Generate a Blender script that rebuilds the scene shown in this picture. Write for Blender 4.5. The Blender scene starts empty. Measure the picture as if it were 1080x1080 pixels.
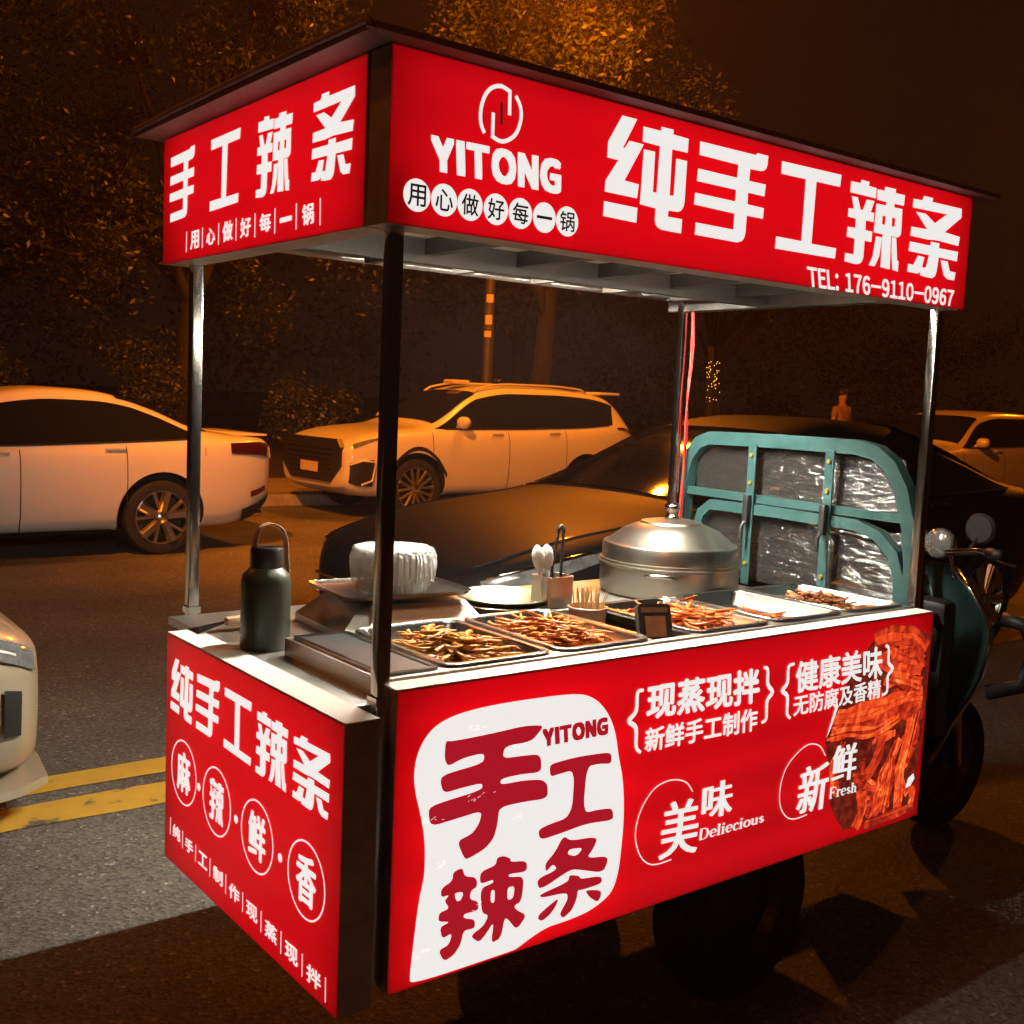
LAMP_P = (1350, 300, 1700, 10000, 500); WGLOW = .008; BACK = 2.7; HAZE = .0014   # light levels
import bpy, bmesh, math, random
from mathutils import Vector, Matrix, Euler
from mathutils.geometry import tessellate_polygon
R = random.Random(7)
scene = bpy.context.scene
col = scene.collection
PI = math.pi
rad = math.radians

# ------------------------------------------------------------------ materials
def nodes(name):
    m = bpy.data.materials.new(name); m.use_nodes = True
    nt = m.node_tree; nt.nodes.clear()
    out = nt.nodes.new('ShaderNodeOutputMaterial')
    return m, nt, out

def mat(name, c, rough=.5, metal=0., noise=0., nscale=30., bump=0., coat=0., emit=None, estr=0., spec=.5, trans=0., alpha=1., stretch=None, rvar=0.):
    m, nt, out = nodes(name)
    b = nt.nodes.new('ShaderNodeBsdfPrincipled')
    b.inputs['Base Color'].default_value = (*c, 1)
    b.inputs['Roughness'].default_value = rough
    b.inputs['Metallic'].default_value = metal
    b.inputs['Coat Weight'].default_value = coat
    b.inputs['Coat Roughness'].default_value = .08
    b.inputs['Specular IOR Level'].default_value = spec
    b.inputs['Transmission Weight'].default_value = trans
    b.inputs['Alpha'].default_value = alpha
    if emit:
        b.inputs['Emission Color'].default_value = (*emit, 1)
        b.inputs['Emission Strength'].default_value = estr
    if noise or bump or rvar:
        tc = nt.nodes.new('ShaderNodeTexCoord')
        src = tc.outputs['Object']
        if stretch:
            mp = nt.nodes.new('ShaderNodeMapping'); mp.inputs['Scale'].default_value = stretch
            nt.links.new(src, mp.inputs['Vector']); src = mp.outputs['Vector']
        n = nt.nodes.new('ShaderNodeTexNoise'); n.inputs['Scale'].default_value = nscale
        n.inputs['Detail'].default_value = 6; n.inputs['Roughness'].default_value = .65
        nt.links.new(src, n.inputs['Vector'])
        if noise:
            r = nt.nodes.new('ShaderNodeMapRange')
            r.inputs['From Min'].default_value = .25; r.inputs['From Max'].default_value = .75
            r.inputs['To Min'].default_value = 1 - noise; r.inputs['To Max'].default_value = 1 + noise
            nt.links.new(n.outputs['Fac'], r.inputs['Value'])
            mx = nt.nodes.new('ShaderNodeMix'); mx.data_type = 'RGBA'; mx.blend_type = 'MULTIPLY'
            mx.inputs['Factor'].default_value = 1
            mx.inputs['A'].default_value = (*c, 1)
            nt.links.new(r.outputs['Result'], mx.inputs['B'])
            nt.links.new(mx.outputs['Result'], b.inputs['Base Color'])
        if rvar:
            r2 = nt.nodes.new('ShaderNodeMapRange')
            r2.inputs['From Min'].default_value = .3; r2.inputs['From Max'].default_value = .7
            r2.inputs['To Min'].default_value = max(.02, rough - rvar); r2.inputs['To Max'].default_value = min(1, rough + rvar)
            nt.links.new(n.outputs['Fac'], r2.inputs['Value']); nt.links.new(r2.outputs['Result'], b.inputs['Roughness'])
        if bump:
            bp = nt.nodes.new('ShaderNodeBump'); bp.inputs['Strength'].default_value = bump
            bp.inputs['Distance'].default_value = .01
            nt.links.new(n.outputs['Fac'], bp.inputs['Height']); nt.links.new(bp.outputs['Normal'], b.inputs['Normal'])
    nt.links.new(b.outputs[0], out.inputs['Surface'])
    return m

def asphalt_mat():
    m, nt, out = nodes('asphalt')
    b = nt.nodes.new('ShaderNodeBsdfPrincipled'); b.inputs['Roughness'].default_value = .75
    tc = nt.nodes.new('ShaderNodeTexCoord')
    def noise(s, d=4.):
        n = nt.nodes.new('ShaderNodeTexNoise'); n.inputs['Scale'].default_value = s; n.inputs['Detail'].default_value = d
        nt.links.new(tc.outputs['Object'], n.inputs['Vector']); return n
    v = nt.nodes.new('ShaderNodeTexVoronoi'); v.inputs['Scale'].default_value = 85
    nt.links.new(tc.outputs['Object'], v.inputs['Vector'])
    big = noise(.8, 8); fine = noise(60, 6)
    r = nt.nodes.new('ShaderNodeValToRGB')
    e = r.color_ramp.elements
    e[0].position = 0; e[0].color = (.04, .038, .034, 1); e[1].position = 1; e[1].color = (.42, .4, .34, 1)
    x = r.color_ramp.elements.new(.55); x.color = (.12, .115, .1, 1)
    x = r.color_ramp.elements.new(.85); x.color = (.16, .152, .132, 1)
    nt.links.new(v.outputs['Color'], r.inputs['Fac'])
    mr = nt.nodes.new('ShaderNodeMapRange'); mr.inputs['From Min'].default_value = .3; mr.inputs['From Max'].default_value = .7
    mr.inputs['To Min'].default_value = .55; mr.inputs['To Max'].default_value = 1.25
    nt.links.new(big.outputs['Fac'], mr.inputs['Value'])
    mx = nt.nodes.new('ShaderNodeMix'); mx.data_type = 'RGBA'; mx.blend_type = 'MULTIPLY'; mx.inputs['Factor'].default_value = 1
    nt.links.new(r.outputs['Color'], mx.inputs['A']); nt.links.new(mr.outputs['Result'], mx.inputs['B'])
    nt.links.new(mx.outputs['Result'], b.inputs['Base Color'])
    bp = nt.nodes.new('ShaderNodeBump'); bp.inputs['Strength'].default_value = .5; bp.inputs['Distance'].default_value = .006
    ad = nt.nodes.new('ShaderNodeMath'); ad.operation = 'ADD'
    nt.links.new(v.outputs['Distance'], ad.inputs[0]); nt.links.new(fine.outputs['Fac'], ad.inputs[1])
    nt.links.new(ad.outputs[0], bp.inputs['Height']); nt.links.new(bp.outputs['Normal'], b.inputs['Normal'])
    nt.links.new(b.outputs[0], out.inputs['Surface'])
    return m

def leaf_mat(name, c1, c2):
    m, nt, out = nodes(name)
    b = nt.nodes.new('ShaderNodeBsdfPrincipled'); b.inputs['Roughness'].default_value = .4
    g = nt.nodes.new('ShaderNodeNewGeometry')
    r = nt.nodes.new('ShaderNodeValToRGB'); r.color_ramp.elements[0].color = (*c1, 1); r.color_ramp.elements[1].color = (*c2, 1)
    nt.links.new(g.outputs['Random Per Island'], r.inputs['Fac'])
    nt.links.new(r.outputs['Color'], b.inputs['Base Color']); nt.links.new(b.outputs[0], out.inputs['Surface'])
    return m

def strip_mat(name, stops, rough=.35, emit=0., nsc=55, dist=0., rw=.5):
    """per-strip colour (an own colour for every piece) broken up by noise"""
    m, nt, out = nodes(name)
    b = nt.nodes.new('ShaderNodeBsdfPrincipled'); b.inputs['Roughness'].default_value = rough
    b.inputs['Specular IOR Level'].default_value = .34
    g = nt.nodes.new('ShaderNodeNewGeometry'); tc = nt.nodes.new('ShaderNodeTexCoord')
    n = nt.nodes.new('ShaderNodeTexNoise'); n.inputs['Scale'].default_value = nsc; n.inputs['Detail'].default_value = 5; n.inputs['Distortion'].default_value = dist
    nt.links.new(tc.outputs['Object'], n.inputs['Vector'])
    a = nt.nodes.new('ShaderNodeMath'); a.operation = 'MULTIPLY'; a.inputs[1].default_value = rw
    nt.links.new(g.outputs['Random Per Island'], a.inputs[0])
    s = nt.nodes.new('ShaderNodeMath'); s.operation = 'MULTIPLY_ADD'; s.inputs[1].default_value = 1.3; s.inputs[2].default_value = -.4
    nt.links.new(n.outputs['Fac'], s.inputs[0])
    t = nt.nodes.new('ShaderNodeMath'); t.operation = 'ADD'; t.use_clamp = True
    nt.links.new(a.outputs[0], t.inputs[0]); nt.links.new(s.outputs[0], t.inputs[1])
    r = nt.nodes.new('ShaderNodeValToRGB'); el = r.color_ramp.elements
    el[0].position, el[0].color = stops[0][0], (*stops[0][1], 1)
    el[1].position, el[1].color = stops[-1][0], (*stops[-1][1], 1)
    for p, c in stops[1:-1]:
        e = el.new(p); e.color = (*c, 1)
    nt.links.new(t.outputs[0], r.inputs['Fac'])
    nt.links.new(r.outputs['Color'], b.inputs['Base Color'])
    if emit:
        nt.links.new(r.outputs['Color'], b.inputs['Emission Color']); b.inputs['Emission Strength'].default_value = emit
    bp = nt.nodes.new('ShaderNodeBump'); bp.inputs['Strength'].default_value = .4; bp.inputs['Distance'].default_value = .003
    nt.links.new(n.outputs['Fac'], bp.inputs['Height']); nt.links.new(bp.outputs['Normal'], b.inputs['Normal'])
    nt.links.new(b.outputs[0], out.inputs['Surface'])
    return m

M = {}
M['asphalt'] = asphalt_mat()
M['paint_yellow'] = strip_mat('worn_yellow_paint', [(0, (.09, .085, .075)), (.06, (.2, .15, .06)), (.13, (.5, .3, .04)), (1, (.62, .38, .045))], .7, 0, 9, 0, 0)
M['kerb'] = mat('kerb_stone', (.3, .28, .25), .8, noise=.3, nscale=8, bump=.4)
M['paving'] = mat('paving', (.2, .17, .14), .85, noise=.4, nscale=5, bump=.3)
M['soil'] = mat('soil', (.06, .045, .03), .95, noise=.5, nscale=3, bump=.5)
M['steel'] = mat('stainless_steel', (.6, .58, .54), .38, 1., noise=.06, nscale=6, rvar=.1)
M['steel_pan'] = mat('pan_steel', (.46, .45, .43), .24, 1., noise=.03, nscale=6)
M['steel_satin'] = mat('satin_steel', (.46, .43, .37), .3, 1., noise=.03, nscale=3)
M['bowl_metal'] = mat('worn_bowl_metal', (.36, .3, .19), .38, .9, noise=.2, nscale=14, rvar=.1)
M['steel_bright'] = mat('polished_steel', (.66, .65, .62), .17, 1., noise=.03, nscale=6)
M['steel_dull'] = mat('dull_steel', (.42, .4, .37), .42, .9, noise=.25, nscale=9, bump=.08, rvar=.15)
M['frame_dark'] = mat('painted_dark_frame', (.42, .33, .3), .5, .2, noise=.25, nscale=12)
M['roof'] = mat('roof_sheet', (.3, .18, .16), .6, .2, noise=.3, nscale=6, bump=.1)
M['ceiling'] = mat('ceiling_panel', (.86, .8, .72), .6, noise=.08, nscale=4)
M['batten'] = mat('ceiling_batten', (.07, .06, .055), .5, .3, noise=.2, nscale=8)
M['white_trim'] = mat('white_trim', (.78, .76, .7), .4, noise=.06, nscale=12, rvar=.1)
M['bed'] = mat('bed_steel', (.05, .05, .052), .6, .4, noise=.3, nscale=7)
RED, RSTR = (.74, .004, .012), .82
def acrylic(name, tint, front):
    """thin red acrylic: lets the tubes behind it through, glossy on the outside"""
    m, nt, out = nodes(name)
    b = nt.nodes.new('ShaderNodeBsdfPrincipled'); b.inputs['Base Color'].default_value = (*front, 1); b.inputs['Roughness'].default_value = .3
    t = nt.nodes.new('ShaderNodeBsdfTranslucent'); t.inputs['Color'].default_value = (*tint, 1)
    a = nt.nodes.new('ShaderNodeAddShader'); nt.links.new(b.outputs[0], a.inputs[0]); nt.links.new(t.outputs[0], a.inputs[1]); nt.links.new(a.outputs[0], out.inputs['Surface'])
    return m
M['sign_red'] = acrylic('backlit_red_acrylic', (.72, .0035, .011), (.2, .004, .007))
M['backlight'] = mat('sign_tube', (1, 1, 1), .5, emit=(1, .97, .93), estr=BACK)
M['sign_white'] = mat('backlit_white_lettering', (.72, .72, .7), .3, emit=(1, .98, .95), estr=.84)
M['sign_ink'] = mat('backlit_dark_lettering', (.03, .02, .02), .4, emit=(.03, .015, .012), estr=.5)
M['sign_brush'] = mat('backlit_red_lettering', (.55, .015, .03), .3, emit=(.66, .012, .03), estr=.58)
M['food_print'] = strip_mat('food_print', [(0, (.06, .004, .002)), (.3, (.3, .016, .006)), (.55, (.58, .045, .01)), (.78, (.8, .13, .022)), (.93, (.9, .32, .08)), (1, (1, .7, .4))], .3, 1.5, 26, 1.2, .42)
M['food_print_dark'] = strip_mat('food_print_shadow', [(0, (.02, .004, .003)), (.6, (.12, .01, .006)), (1, (.3, .03, .012))], .3, .8)  # dark red-brown print for the backdrop and strip outlines
M['led'] = mat('led_tube', (1, 1, 1), .5, emit=(1, .93, .78), estr=1600)
M['led_soft'] = mat('led_strip_soft', (1, 1, 1), .5, emit=(1, .9, .72), estr=75)  # for the faint added tube that brightens the ceiling
M['teal_dark'] = mat('dark_teal_paint', (.012, .035, .036), .4, .1, noise=.3, nscale=9, bump=.1, rvar=.15)  # same teal with shade put into the colour, for cowl and mudguard
M['teal'] = mat('teal_paint', (.03, .085, .086), .42, .1, noise=.22, nscale=16, bump=.06, rvar=.15)
def film_mat(name='clear_wrinkled_film', gmix=.16, dmix=.05, dcol=.4, scl=26, rough=.16):
    m, nt, out = nodes(name)
    tr = nt.nodes.new('ShaderNodeBsdfTransparent'); tr.inputs['Color'].default_value = (.8, .81, .8, 1)
    gl = nt.nodes.new('ShaderNodeBsdfGlossy'); gl.inputs['Roughness'].default_value = rough; gl.inputs['Color'].default_value = (.9, .9, .88, 1)
    df = nt.nodes.new('ShaderNodeBsdfDiffuse'); df.inputs['Color'].default_value = (dcol, dcol, dcol*.96, 1)
    tc = nt.nodes.new('ShaderNodeTexCoord'); mp = nt.nodes.new('ShaderNodeMapping'); mp.inputs['Scale'].default_value = (1, .6, 2.6)
    n = nt.nodes.new('ShaderNodeTexNoise'); n.inputs['Scale'].default_value = scl; n.inputs['Detail'].default_value = 4; n.inputs['Distortion'].default_value = 1.2
    bp = nt.nodes.new('ShaderNodeBump'); bp.inputs['Strength'].default_value = 1; bp.inputs['Distance'].default_value = .012
    nt.links.new(tc.outputs['Object'], mp.inputs['Vector']); nt.links.new(mp.outputs['Vector'], n.inputs['Vector'])
    nt.links.new(n.outputs['Fac'], bp.inputs['Height']); nt.links.new(bp.outputs['Normal'], gl.inputs['Normal'])
    m1 = nt.nodes.new('ShaderNodeMixShader'); m1.inputs[0].default_value = gmix; m2 = nt.nodes.new('ShaderNodeMixShader'); m2.inputs[0].default_value = dmix
    nt.links.new(tr.outputs[0], m1.inputs[1]); nt.links.new(gl.outputs[0], m1.inputs[2])
    nt.links.new(m1.outputs[0], m2.inputs[1]); nt.links.new(df.outputs[0], m2.inputs[2]); nt.links.new(m2.outputs[0], out.inputs['Surface'])
    return m
M['film'] = film_mat()
M['black'] = mat('black_plastic', (.018, .018, .02), .4, noise=.2, nscale=20)
M['rubber'] = mat('tyre_rubber', (.015, .015, .015), .8, noise=.2, nscale=30)
M['bolt'] = mat('yellow_bolt', (.32, .24, .04), .45, .5)
M['chrome'] = mat('chrome', (.8, .78, .74), .08, 1.)
M['cable'] = mat('red_cable', (.6, .03, .02), .5)
M['black_cable'] = mat('black_cable', (.02, .02, .02), .5)
M['thermos'] = mat('green_thermos', (.03, .042, .024), .4, noise=.1, nscale=20)
M['strap'] = mat('tan_strap', (.42, .25, .14), .6, noise=.15, nscale=30)
M['bag'] = film_mat('thin_plastic_bag', .3, .42, .62, 40, .16)
M['bamboo'] = mat('bamboo', (.62, .45, .22), .6, noise=.25, nscale=40)
M['tub'] = mat('brown_tub', (.3, .14, .06), .35, noise=.2, nscale=20)
M['wood'] = mat('wood_handle', (.4, .2, .08), .5, noise=.3, nscale=30)
M['white_pl'] = mat('white_plastic', (.75, .74, .72), .35)
M['card'] = mat('orange_card', (.5, .2, .08), .5, noise=.3, nscale=25)
M['dark_card'] = mat('dark_plate', (.06, .05, .045), .4, .3)
M['lid_black'] = mat('black_tray_lid', (.025, .026, .027), .42, noise=.2, nscale=10)
M['glass'] = mat('car_glass', (.008, .009, .01), .05, spec=.6)
M['paint_white'] = mat('white_car_paint', (.66, .65, .62), .32, coat=.7, noise=.03, nscale=3)
M['paint_gold'] = mat('champagne_car_paint', (.5, .42, .3), .35, .35, coat=.8, noise=.03, nscale=3)
M['paint_dark'] = mat('dark_car_paint', (.009, .0085, .009), .5, 0., spec=.25, coat=.05, noise=.05, nscale=3)
M['paint_orange'] = mat('pale_car_paint', (.62, .52, .42), .32, coat=.7)
M['seam'] = mat('door_seam', (.01, .01, .01), .7)
M['headlight'] = mat('headlight_glass', (.5, .5, .5), .08, .7, noise=.5, nscale=22, coat=1)
M['taillight'] = mat('taillight_glass', (.05, .004, .004), .1, coat=1)
M['rim'] = mat('alloy_rim', (.55, .53, .5), .3, 1.)
M['rim_dark'] = mat('rim_barrel', (.03, .03, .03), .5, .5)
M['bark'] = mat('bark', (.022, .015, .011), .9, noise=.4, nscale=6, bump=.8)
M['leaf'] = leaf_mat('leaf', (.06, .075, .02), (.26, .24, .06))  # lamp-lit tree: leaf colour brightened to carry part of the glow
M['leaf_dark'] = leaf_mat('leaf_dark', (.008, .012, .004), (.055, .06, .02))  # same foliage away from the lamp, its dimness put into the colour
M['skin'] = mat('skin', (.45, .25, .16), .55)
M['shirt'] = mat('faded_shirt', (.32, .2, .13), .8, noise=.2, nscale=20)
M['trousers'] = mat('dark_trousers', (.03, .03, .04), .8)
M['hair'] = mat('dark_hair', (.012, .01, .008), .6)
M['pole'] = mat('pole_steel', (.05, .045, .04), .6, .5, noise=.25, nscale=5)
M['lamp_on'] = mat('sodium_lens', (1, .6, .2), .4, emit=(1, .3, .03), estr=30)
M['bulb'] = mat('yellow_bulb', (1, .7, .1), .4, emit=(1, .62, .06), estr=1.6)
M['notice'] = mat('paper_notice', (.6, .5, .38), .8, noise=.2, nscale=10)

for k_ in ('sign_white', 'sign_ink', 'sign_brush', 'food_print', 'food_print_dark', 'bulb'): M[k_].cycles.emission_sampling = 'NONE'   # dim letters: no light sampling needed

# ------------------------------------------------------------------ mesh builder
class B:
    def __init__(s): s.v, s.f, s.mi = [], [], []; s.cur = 0
    def add(s, vs, fs):
        n = len(s.v); s.v += [Vector(p) for p in vs]
        for f in fs: s.f.append([n + i for i in f]); s.mi.append(s.cur)
        return s
    def box(s, a, b, bev=0.):
        (x0, y0, z0), (x1, y1, z1) = a, b
        if bev <= 0:
            return s.add([(x0,y0,z0),(x1,y0,z0),(x1,y1,z0),(x0,y1,z0),(x0,y0,z1),(x1,y0,z1),(x1,y1,z1),(x0,y1,z1)],
                         [(0,3,2,1),(4,5,6,7),(0,1,5,4),(1,2,6,5),(2,3,7,6),(3,0,4,7)])
        bm = bmesh.new(); bmesh.ops.create_cube(bm, size=1)
        for v in bm.verts: v.co = Vector(((x0+x1)/2 + v.co.x*(x1-x0), (y0+y1)/2 + v.co.y*(y1-y0), (z0+z1)/2 + v.co.z*(z1-z0)))
        bmesh.ops.bevel(bm, geom=bm.edges[:], offset=bev, segments=2, affect='EDGES', profile=.5)
        bm.verts.index_update()
        s.add([v.co.copy() for v in bm.verts], [[v.index for v in f.verts] for f in bm.faces]); bm.free(); return s
    def tube(s, pts, r, n=8, closed=False, cap=True, ph=0.):
        pts = [Vector(p) for p in pts]; k = len(pts)
        rs = r if isinstance(r, (list, tuple)) else [r] * k
        rings = []; up = None
        for i, p in enumerate(pts):
            if closed: t = pts[(i+1) % k] - pts[i-1]
            else: t = pts[min(i+1, k-1)] - pts[max(i-1, 0)]
            t.normalize()
            if up is None:
                up = Vector((0,0,1)) if abs(t.z) < .9 else Vector((1,0,0))
            a = up - t * up.dot(t)
            if a.length < 1e-4: a = t.orthogonal()
            a.normalize(); up = a; b = t.cross(a)
            rings.append([p + (a*math.cos(ph+2*PI*j/n) + b*math.sin(ph+2*PI*j/n))*rs[i] for j in range(n)])
        vs = [v for rg in rings for v in rg]; fs = []
        for i in range(k if closed else k-1):
            i2 = (i+1) % k
            for j in range(n): fs.append((i*n+j, i*n+(j+1)%n, i2*n+(j+1)%n, i2*n+j))
        if not closed and cap: fs += [tuple(range(n))[::-1], tuple((k-1)*n+j for j in range(n))]
        return s.add(vs, fs)
    def bar(s, p, q, w, h=None):
        """square tube from p to q"""
        h = h or w; p, q = Vector(p), Vector(q); t = (q-p).normalized()
        a = Vector((0,0,1)) if abs(t.z) < .9 else Vector((0,1,0))
        a = (a - t*a.dot(t)).normalized(); b = t.cross(a)
        vs = [c + a*(h/2)*sa + b*(w/2)*sb for c in (p, q) for sa, sb in ((-1,-1),(-1,1),(1,1),(1,-1))]
        return s.add(vs, [(0,1,2,3),(7,6,5,4),(0,4,5,1),(1,5,6,2),(2,6,7,3),(3,7,4,0)])
    def lathe(s, prof, c=(0,0,0), n=32, axis='z', sq=1.):
        vs, fs = [], []; k = len(prof); c = Vector(c)
        for (r, z) in prof:
            for j in range(n):
                a = 2*PI*j/n; x, y = r*math.cos(a), r*math.sin(a)
                vs.append(c + (Vector((x, y, z)) if axis == 'z' else Vector((x, z, y)) if axis == 'y' else Vector((z, x, y))))
        for i in range(k-1):
            for j in range(n): fs.append((i*n+j, i*n+(j+1)%n, (i+1)*n+(j+1)%n, (i+1)*n+j))
        return s.add(vs, fs)
    def poly(s, outer, holes, fn, off=0.):
        """filled 2-D outline mapped to space by fn(u, v, off)"""
        loops = [[Vector((x, y, 0)) for x, y in lp] for lp in [outer] + list(holes)]
        tris = tessellate_polygon(loops)
        flat = [p for lp in loops for p in lp]
        fs = []
        for t in tris:
            a, b, c = (flat[i] for i in t)
            fs.append(t if (b-a).cross(c-a).z > 0 else t[::-1])
        return s.add([fn(p.x, p.y, off) for p in flat], fs)
    def prism(s, outer, fn, d0, d1):
        """outline extruded between offsets d0 < d1"""
        k = len(outer)
        s.poly(outer, [], fn, d1)
        tris = tessellate_polygon([[Vector((x, y, 0)) for x, y in outer]])
        fl = [Vector((x, y, 0)) for x, y in outer]; fs = []
        for t in tris:
            a, b, c = (fl[i] for i in t); fs.append(t[::-1] if (b-a).cross(c-a).z > 0 else t)
        s.add([fn(x, y, d0) for x, y in outer], fs)
        area = sum(outer[i][0]*outer[(i+1)%k][1]-outer[(i+1)%k][0]*outer[i][1] for i in range(k))
        o = outer if area > 0 else outer[::-1]
        for i in range(k):
            a, b = o[i], o[(i+1)%k]
            s.add([fn(*a, d0), fn(*b, d0), fn(*b, d1), fn(*a, d1)], [(0,1,2,3)])
        return s
    def stroke(s, pts, w, fn, off=0., closed=False):
        """flat line of width w (a number or one per point)"""
        pts = [Vector((x, y)) for x, y in pts]; k = len(pts)
        ws = w if isinstance(w, (list, tuple)) else [w]*k
        L = []
        for i, p in enumerate(pts):
            a = pts[i-1] if (i or closed) else p; b = pts[(i+1) % k] if (i < k-1 or closed) else p
            d1 = (p-a).normalized() if (p-a).length > 1e-9 else None; d2 = (b-p).normalized() if (b-p).length > 1e-9 else None
            t = ((d1 or d2) + (d2 or d1)); t = t.normalized() if t.length > 1e-6 else (d1 or d2)
            nrm = Vector((-t.y, t.x)); c = nrm.dot(Vector((-(d1 or d2).y, (d1 or d2).x)))
            L.append((p + nrm*ws[i]/2/max(.5, c), p - nrm*ws[i]/2/max(.5, c)))
        vs = [fn(q.x, q.y, off) for ab in L for q in ab]
        fs = [(2*i+1, 2*((i+1)%k)+1, 2*((i+1)%k), 2*i) for i in range(k if closed else k-1)]
        return s.add(vs, fs)
    def obj(s, name, m, parent=None, smooth=False, **pr):
        me = bpy.data.meshes.new(name)
        off = OFF.get(parent.name, Vector()) if parent else OFFT[0]
        me.from_pydata([tuple(v - off) for v in s.v], [], s.f)
        for mm in (m if isinstance(m, (list, tuple)) else [m]): me.materials.append(M[mm] if isinstance(mm, str) else mm)
        for p, i in zip(me.polygons, s.mi): p.material_index = i
        if smooth:
            me.polygons.foreach_set('use_smooth', [True]*len(me.polygons))
            if smooth is not True: me.set_sharp_from_angle(angle=rad(smooth))
        me.update()
        o = bpy.data.objects.new(name, me); col.objects.link(o)
        if parent: o.parent = parent; OFF[o.name] = off
        else: o.location = OFFT[0]
        for a, b in pr.items(): o[a] = b
        return o
OFF = {}; OFFT = [Vector()]

def thing(name, loc, label, category, group=None):
    o = bpy.data.objects.new(name, None); col.objects.link(o); o.empty_display_size = .1
    o.location = loc; o['label'] = label; o['category'] = category
    if group: o['group'] = group
    OFF[o.name] = Vector(loc); return o
def single(b, name, m, loc, label, category, group=None, smooth=False):
    OFFT[0] = Vector(loc); o = b.obj(name, m, None, smooth); OFFT[0] = Vector()
    o['label'] = label; o['category'] = category
    if group: o['group'] = group
    return o
def copy_tree(o, parent=None):
    c = o.copy(); col.objects.link(c); c.parent = parent
    for ch in list(o.children): copy_tree(ch, c)
    return c
def lerp(a, b, t): return a + (b-a)*t
def keyed(tab):
    """smooth curve through (x, y) pairs (monotone between keys)"""
    xs = [p[0] for p in tab]; ys = [p[1] for p in tab]; n = len(xs)
    d = [(ys[i+1]-ys[i])/(xs[i+1]-xs[i]) for i in range(n-1)]
    m = [d[0]] + [0 if d[i-1]*d[i] <= 0 else 2*d[i-1]*d[i]/(d[i-1]+d[i]) for i in range(1, n-1)] + [d[-1]]
    def f(x):
        if x <= xs[0]: return ys[0]
        if x >= xs[-1]: return ys[-1]
        i = max(j for j in range(n-1) if xs[j] <= x)
        h = xs[i+1]-xs[i]; t = (x-xs[i])/h
        return (2*t**3-3*t*t+1)*ys[i] + (t**3-2*t*t+t)*h*m[i] + (-2*t**3+3*t*t)*ys[i+1] + (t**3-t*t)*h*m[i+1]
    return f

# sign artwork: outlines in tenths of a millimetre on each panel
BLOCK={'纯':[([(168,1000),(345,999),(195,705),(216,705),(266,783),(441,780),(231,403),(407,394),(394,259),(7,263),(9,366),(147,579),(16,582),(19,733)],[]),([(6,174),(404,169),(401,26),(0,34)],[]),([(425,948),(643,948),(649,989),(803,990),(799,945),(1000,939),(997,802),(796,800),(796,351),(848,356),(854,719),(996,721),(993,318),(981,264),(956,226),(916,207),(791,201),(788,141),(974,142),(971,0),(719,3),(669,17),(638,43),(627,84),(628,198),(432,210),(444,735),(585,737),(584,351),(630,351),(640,801),(426,805)],[])],'手':[([(34,970),(819,974),(838,1000),(1000,999),(996,898),(981,857),(950,829),(899,816),(749,811),(742,683),(990,684),(980,553),(738,555),(739,429),(982,425),(980,308),(740,306),(736,116),(720,57),(688,22),(623,0),(33,2),(35,130),(562,129),(562,302),(0,312),(5,435),(561,432),(565,556),(19,558),(28,689),(569,686),(577,825),(36,831)],[])],'工':[([(23,984),(1000,1000),(989,856),(590,851),(577,130),(997,131),(988,7),(0,0),(8,138),(410,138),(415,849),(25,844)],[])],'辣':[([(19,953),(187,959),(192,1000),(337,998),(333,950),(473,946),(470,824),(17,825)],[]),([(49,783),(153,786),(218,647),(258,654),(311,785),(450,789),(397,648),(460,648),(460,538),(320,540),(327,422),(450,421),(447,296),(325,297),(325,97),(303,43),(265,13),(198,0),(0,10),(2,109),(151,110),(149,296),(7,304),(13,420),(148,424),(146,532),(7,538),(8,637),(96,642)],[]),([(492,937),(622,941),(623,989),(825,993),(823,946),(1000,947),(995,817),(818,815),(817,770),(971,773),(982,489),(970,447),(922,416),(478,418),(488,765),(665,770),(667,812),(493,812)],[[(614,639),(671,641),(670,536),(616,535)],[(793,643),(852,642),(851,536),(796,538)]]),([(638,417),(796,423),(820,10),(645,18)],[]),([(522,377),(636,377),(608,145),(538,14),(432,15),(489,129)],[]),([(813,407),(897,408),(943,139),(974,129),(976,0),(871,11),(830,220)],[])],'条':[([(18,931),(189,940),(219,1000),(395,1000),(387,950),(991,958),(1000,843),(679,611),(997,593),(982,474),(530,487),(338,472),(12,475),(19,588),(328,597),(87,781),(275,786),(470,695),(697,841),(17,825)],[]),([(14,404),(409,402),(418,454),(590,456),(591,394),(985,397),(979,273),(600,278),(579,93),(555,35),(501,0),(373,0),(255,11),(264,114),(357,115),(403,282),(0,283)],[]),([(185,249),(315,244),(276,81),(251,47),(200,24),(4,25),(13,127),(112,122)],[]),([(643,249),(788,247),(845,129),(968,126),(951,21),(804,22),(730,61)],[])]}
CF_TITLE=[('纯',[(4986,695),(7295,695),(7295,2790),(4986,2790)]),('手',[(7570,720),(9869,720),(9869,2735),(7570,2735)]),('工',[(10300,738),(12565,738),(12565,2730),(10300,2730)]),('辣',[(12916,711),(15219,711),(15219,2738),(12916,2738)]),('条',[(15561,703),(17891,703),(17891,2739),(15561,2739)])]
CL_TITLE=[('手',[(429,972),(1962,1040),(1978,2606),(427,2557)]),('工',[(2905,987),(4475,1017),(4533,2586),(2913,2586)]),('辣',[(5357,996),(6944,985),(7003,2553),(5403,2616)]),('条',[(7844,995),(9421,968),(9478,2597),(7859,2602)])]
CL_BARS=[[(1542,186),(1549,667)],[(2514,207),(2517,674)],[(3444,204),(3445,680)],[(4388,217),(4387,694)],[(5351,202),(5347,700)],[(6302,194),(6295,702)],[(7258,190),(7249,695)],[(8253,177),(8241,683)]]
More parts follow.
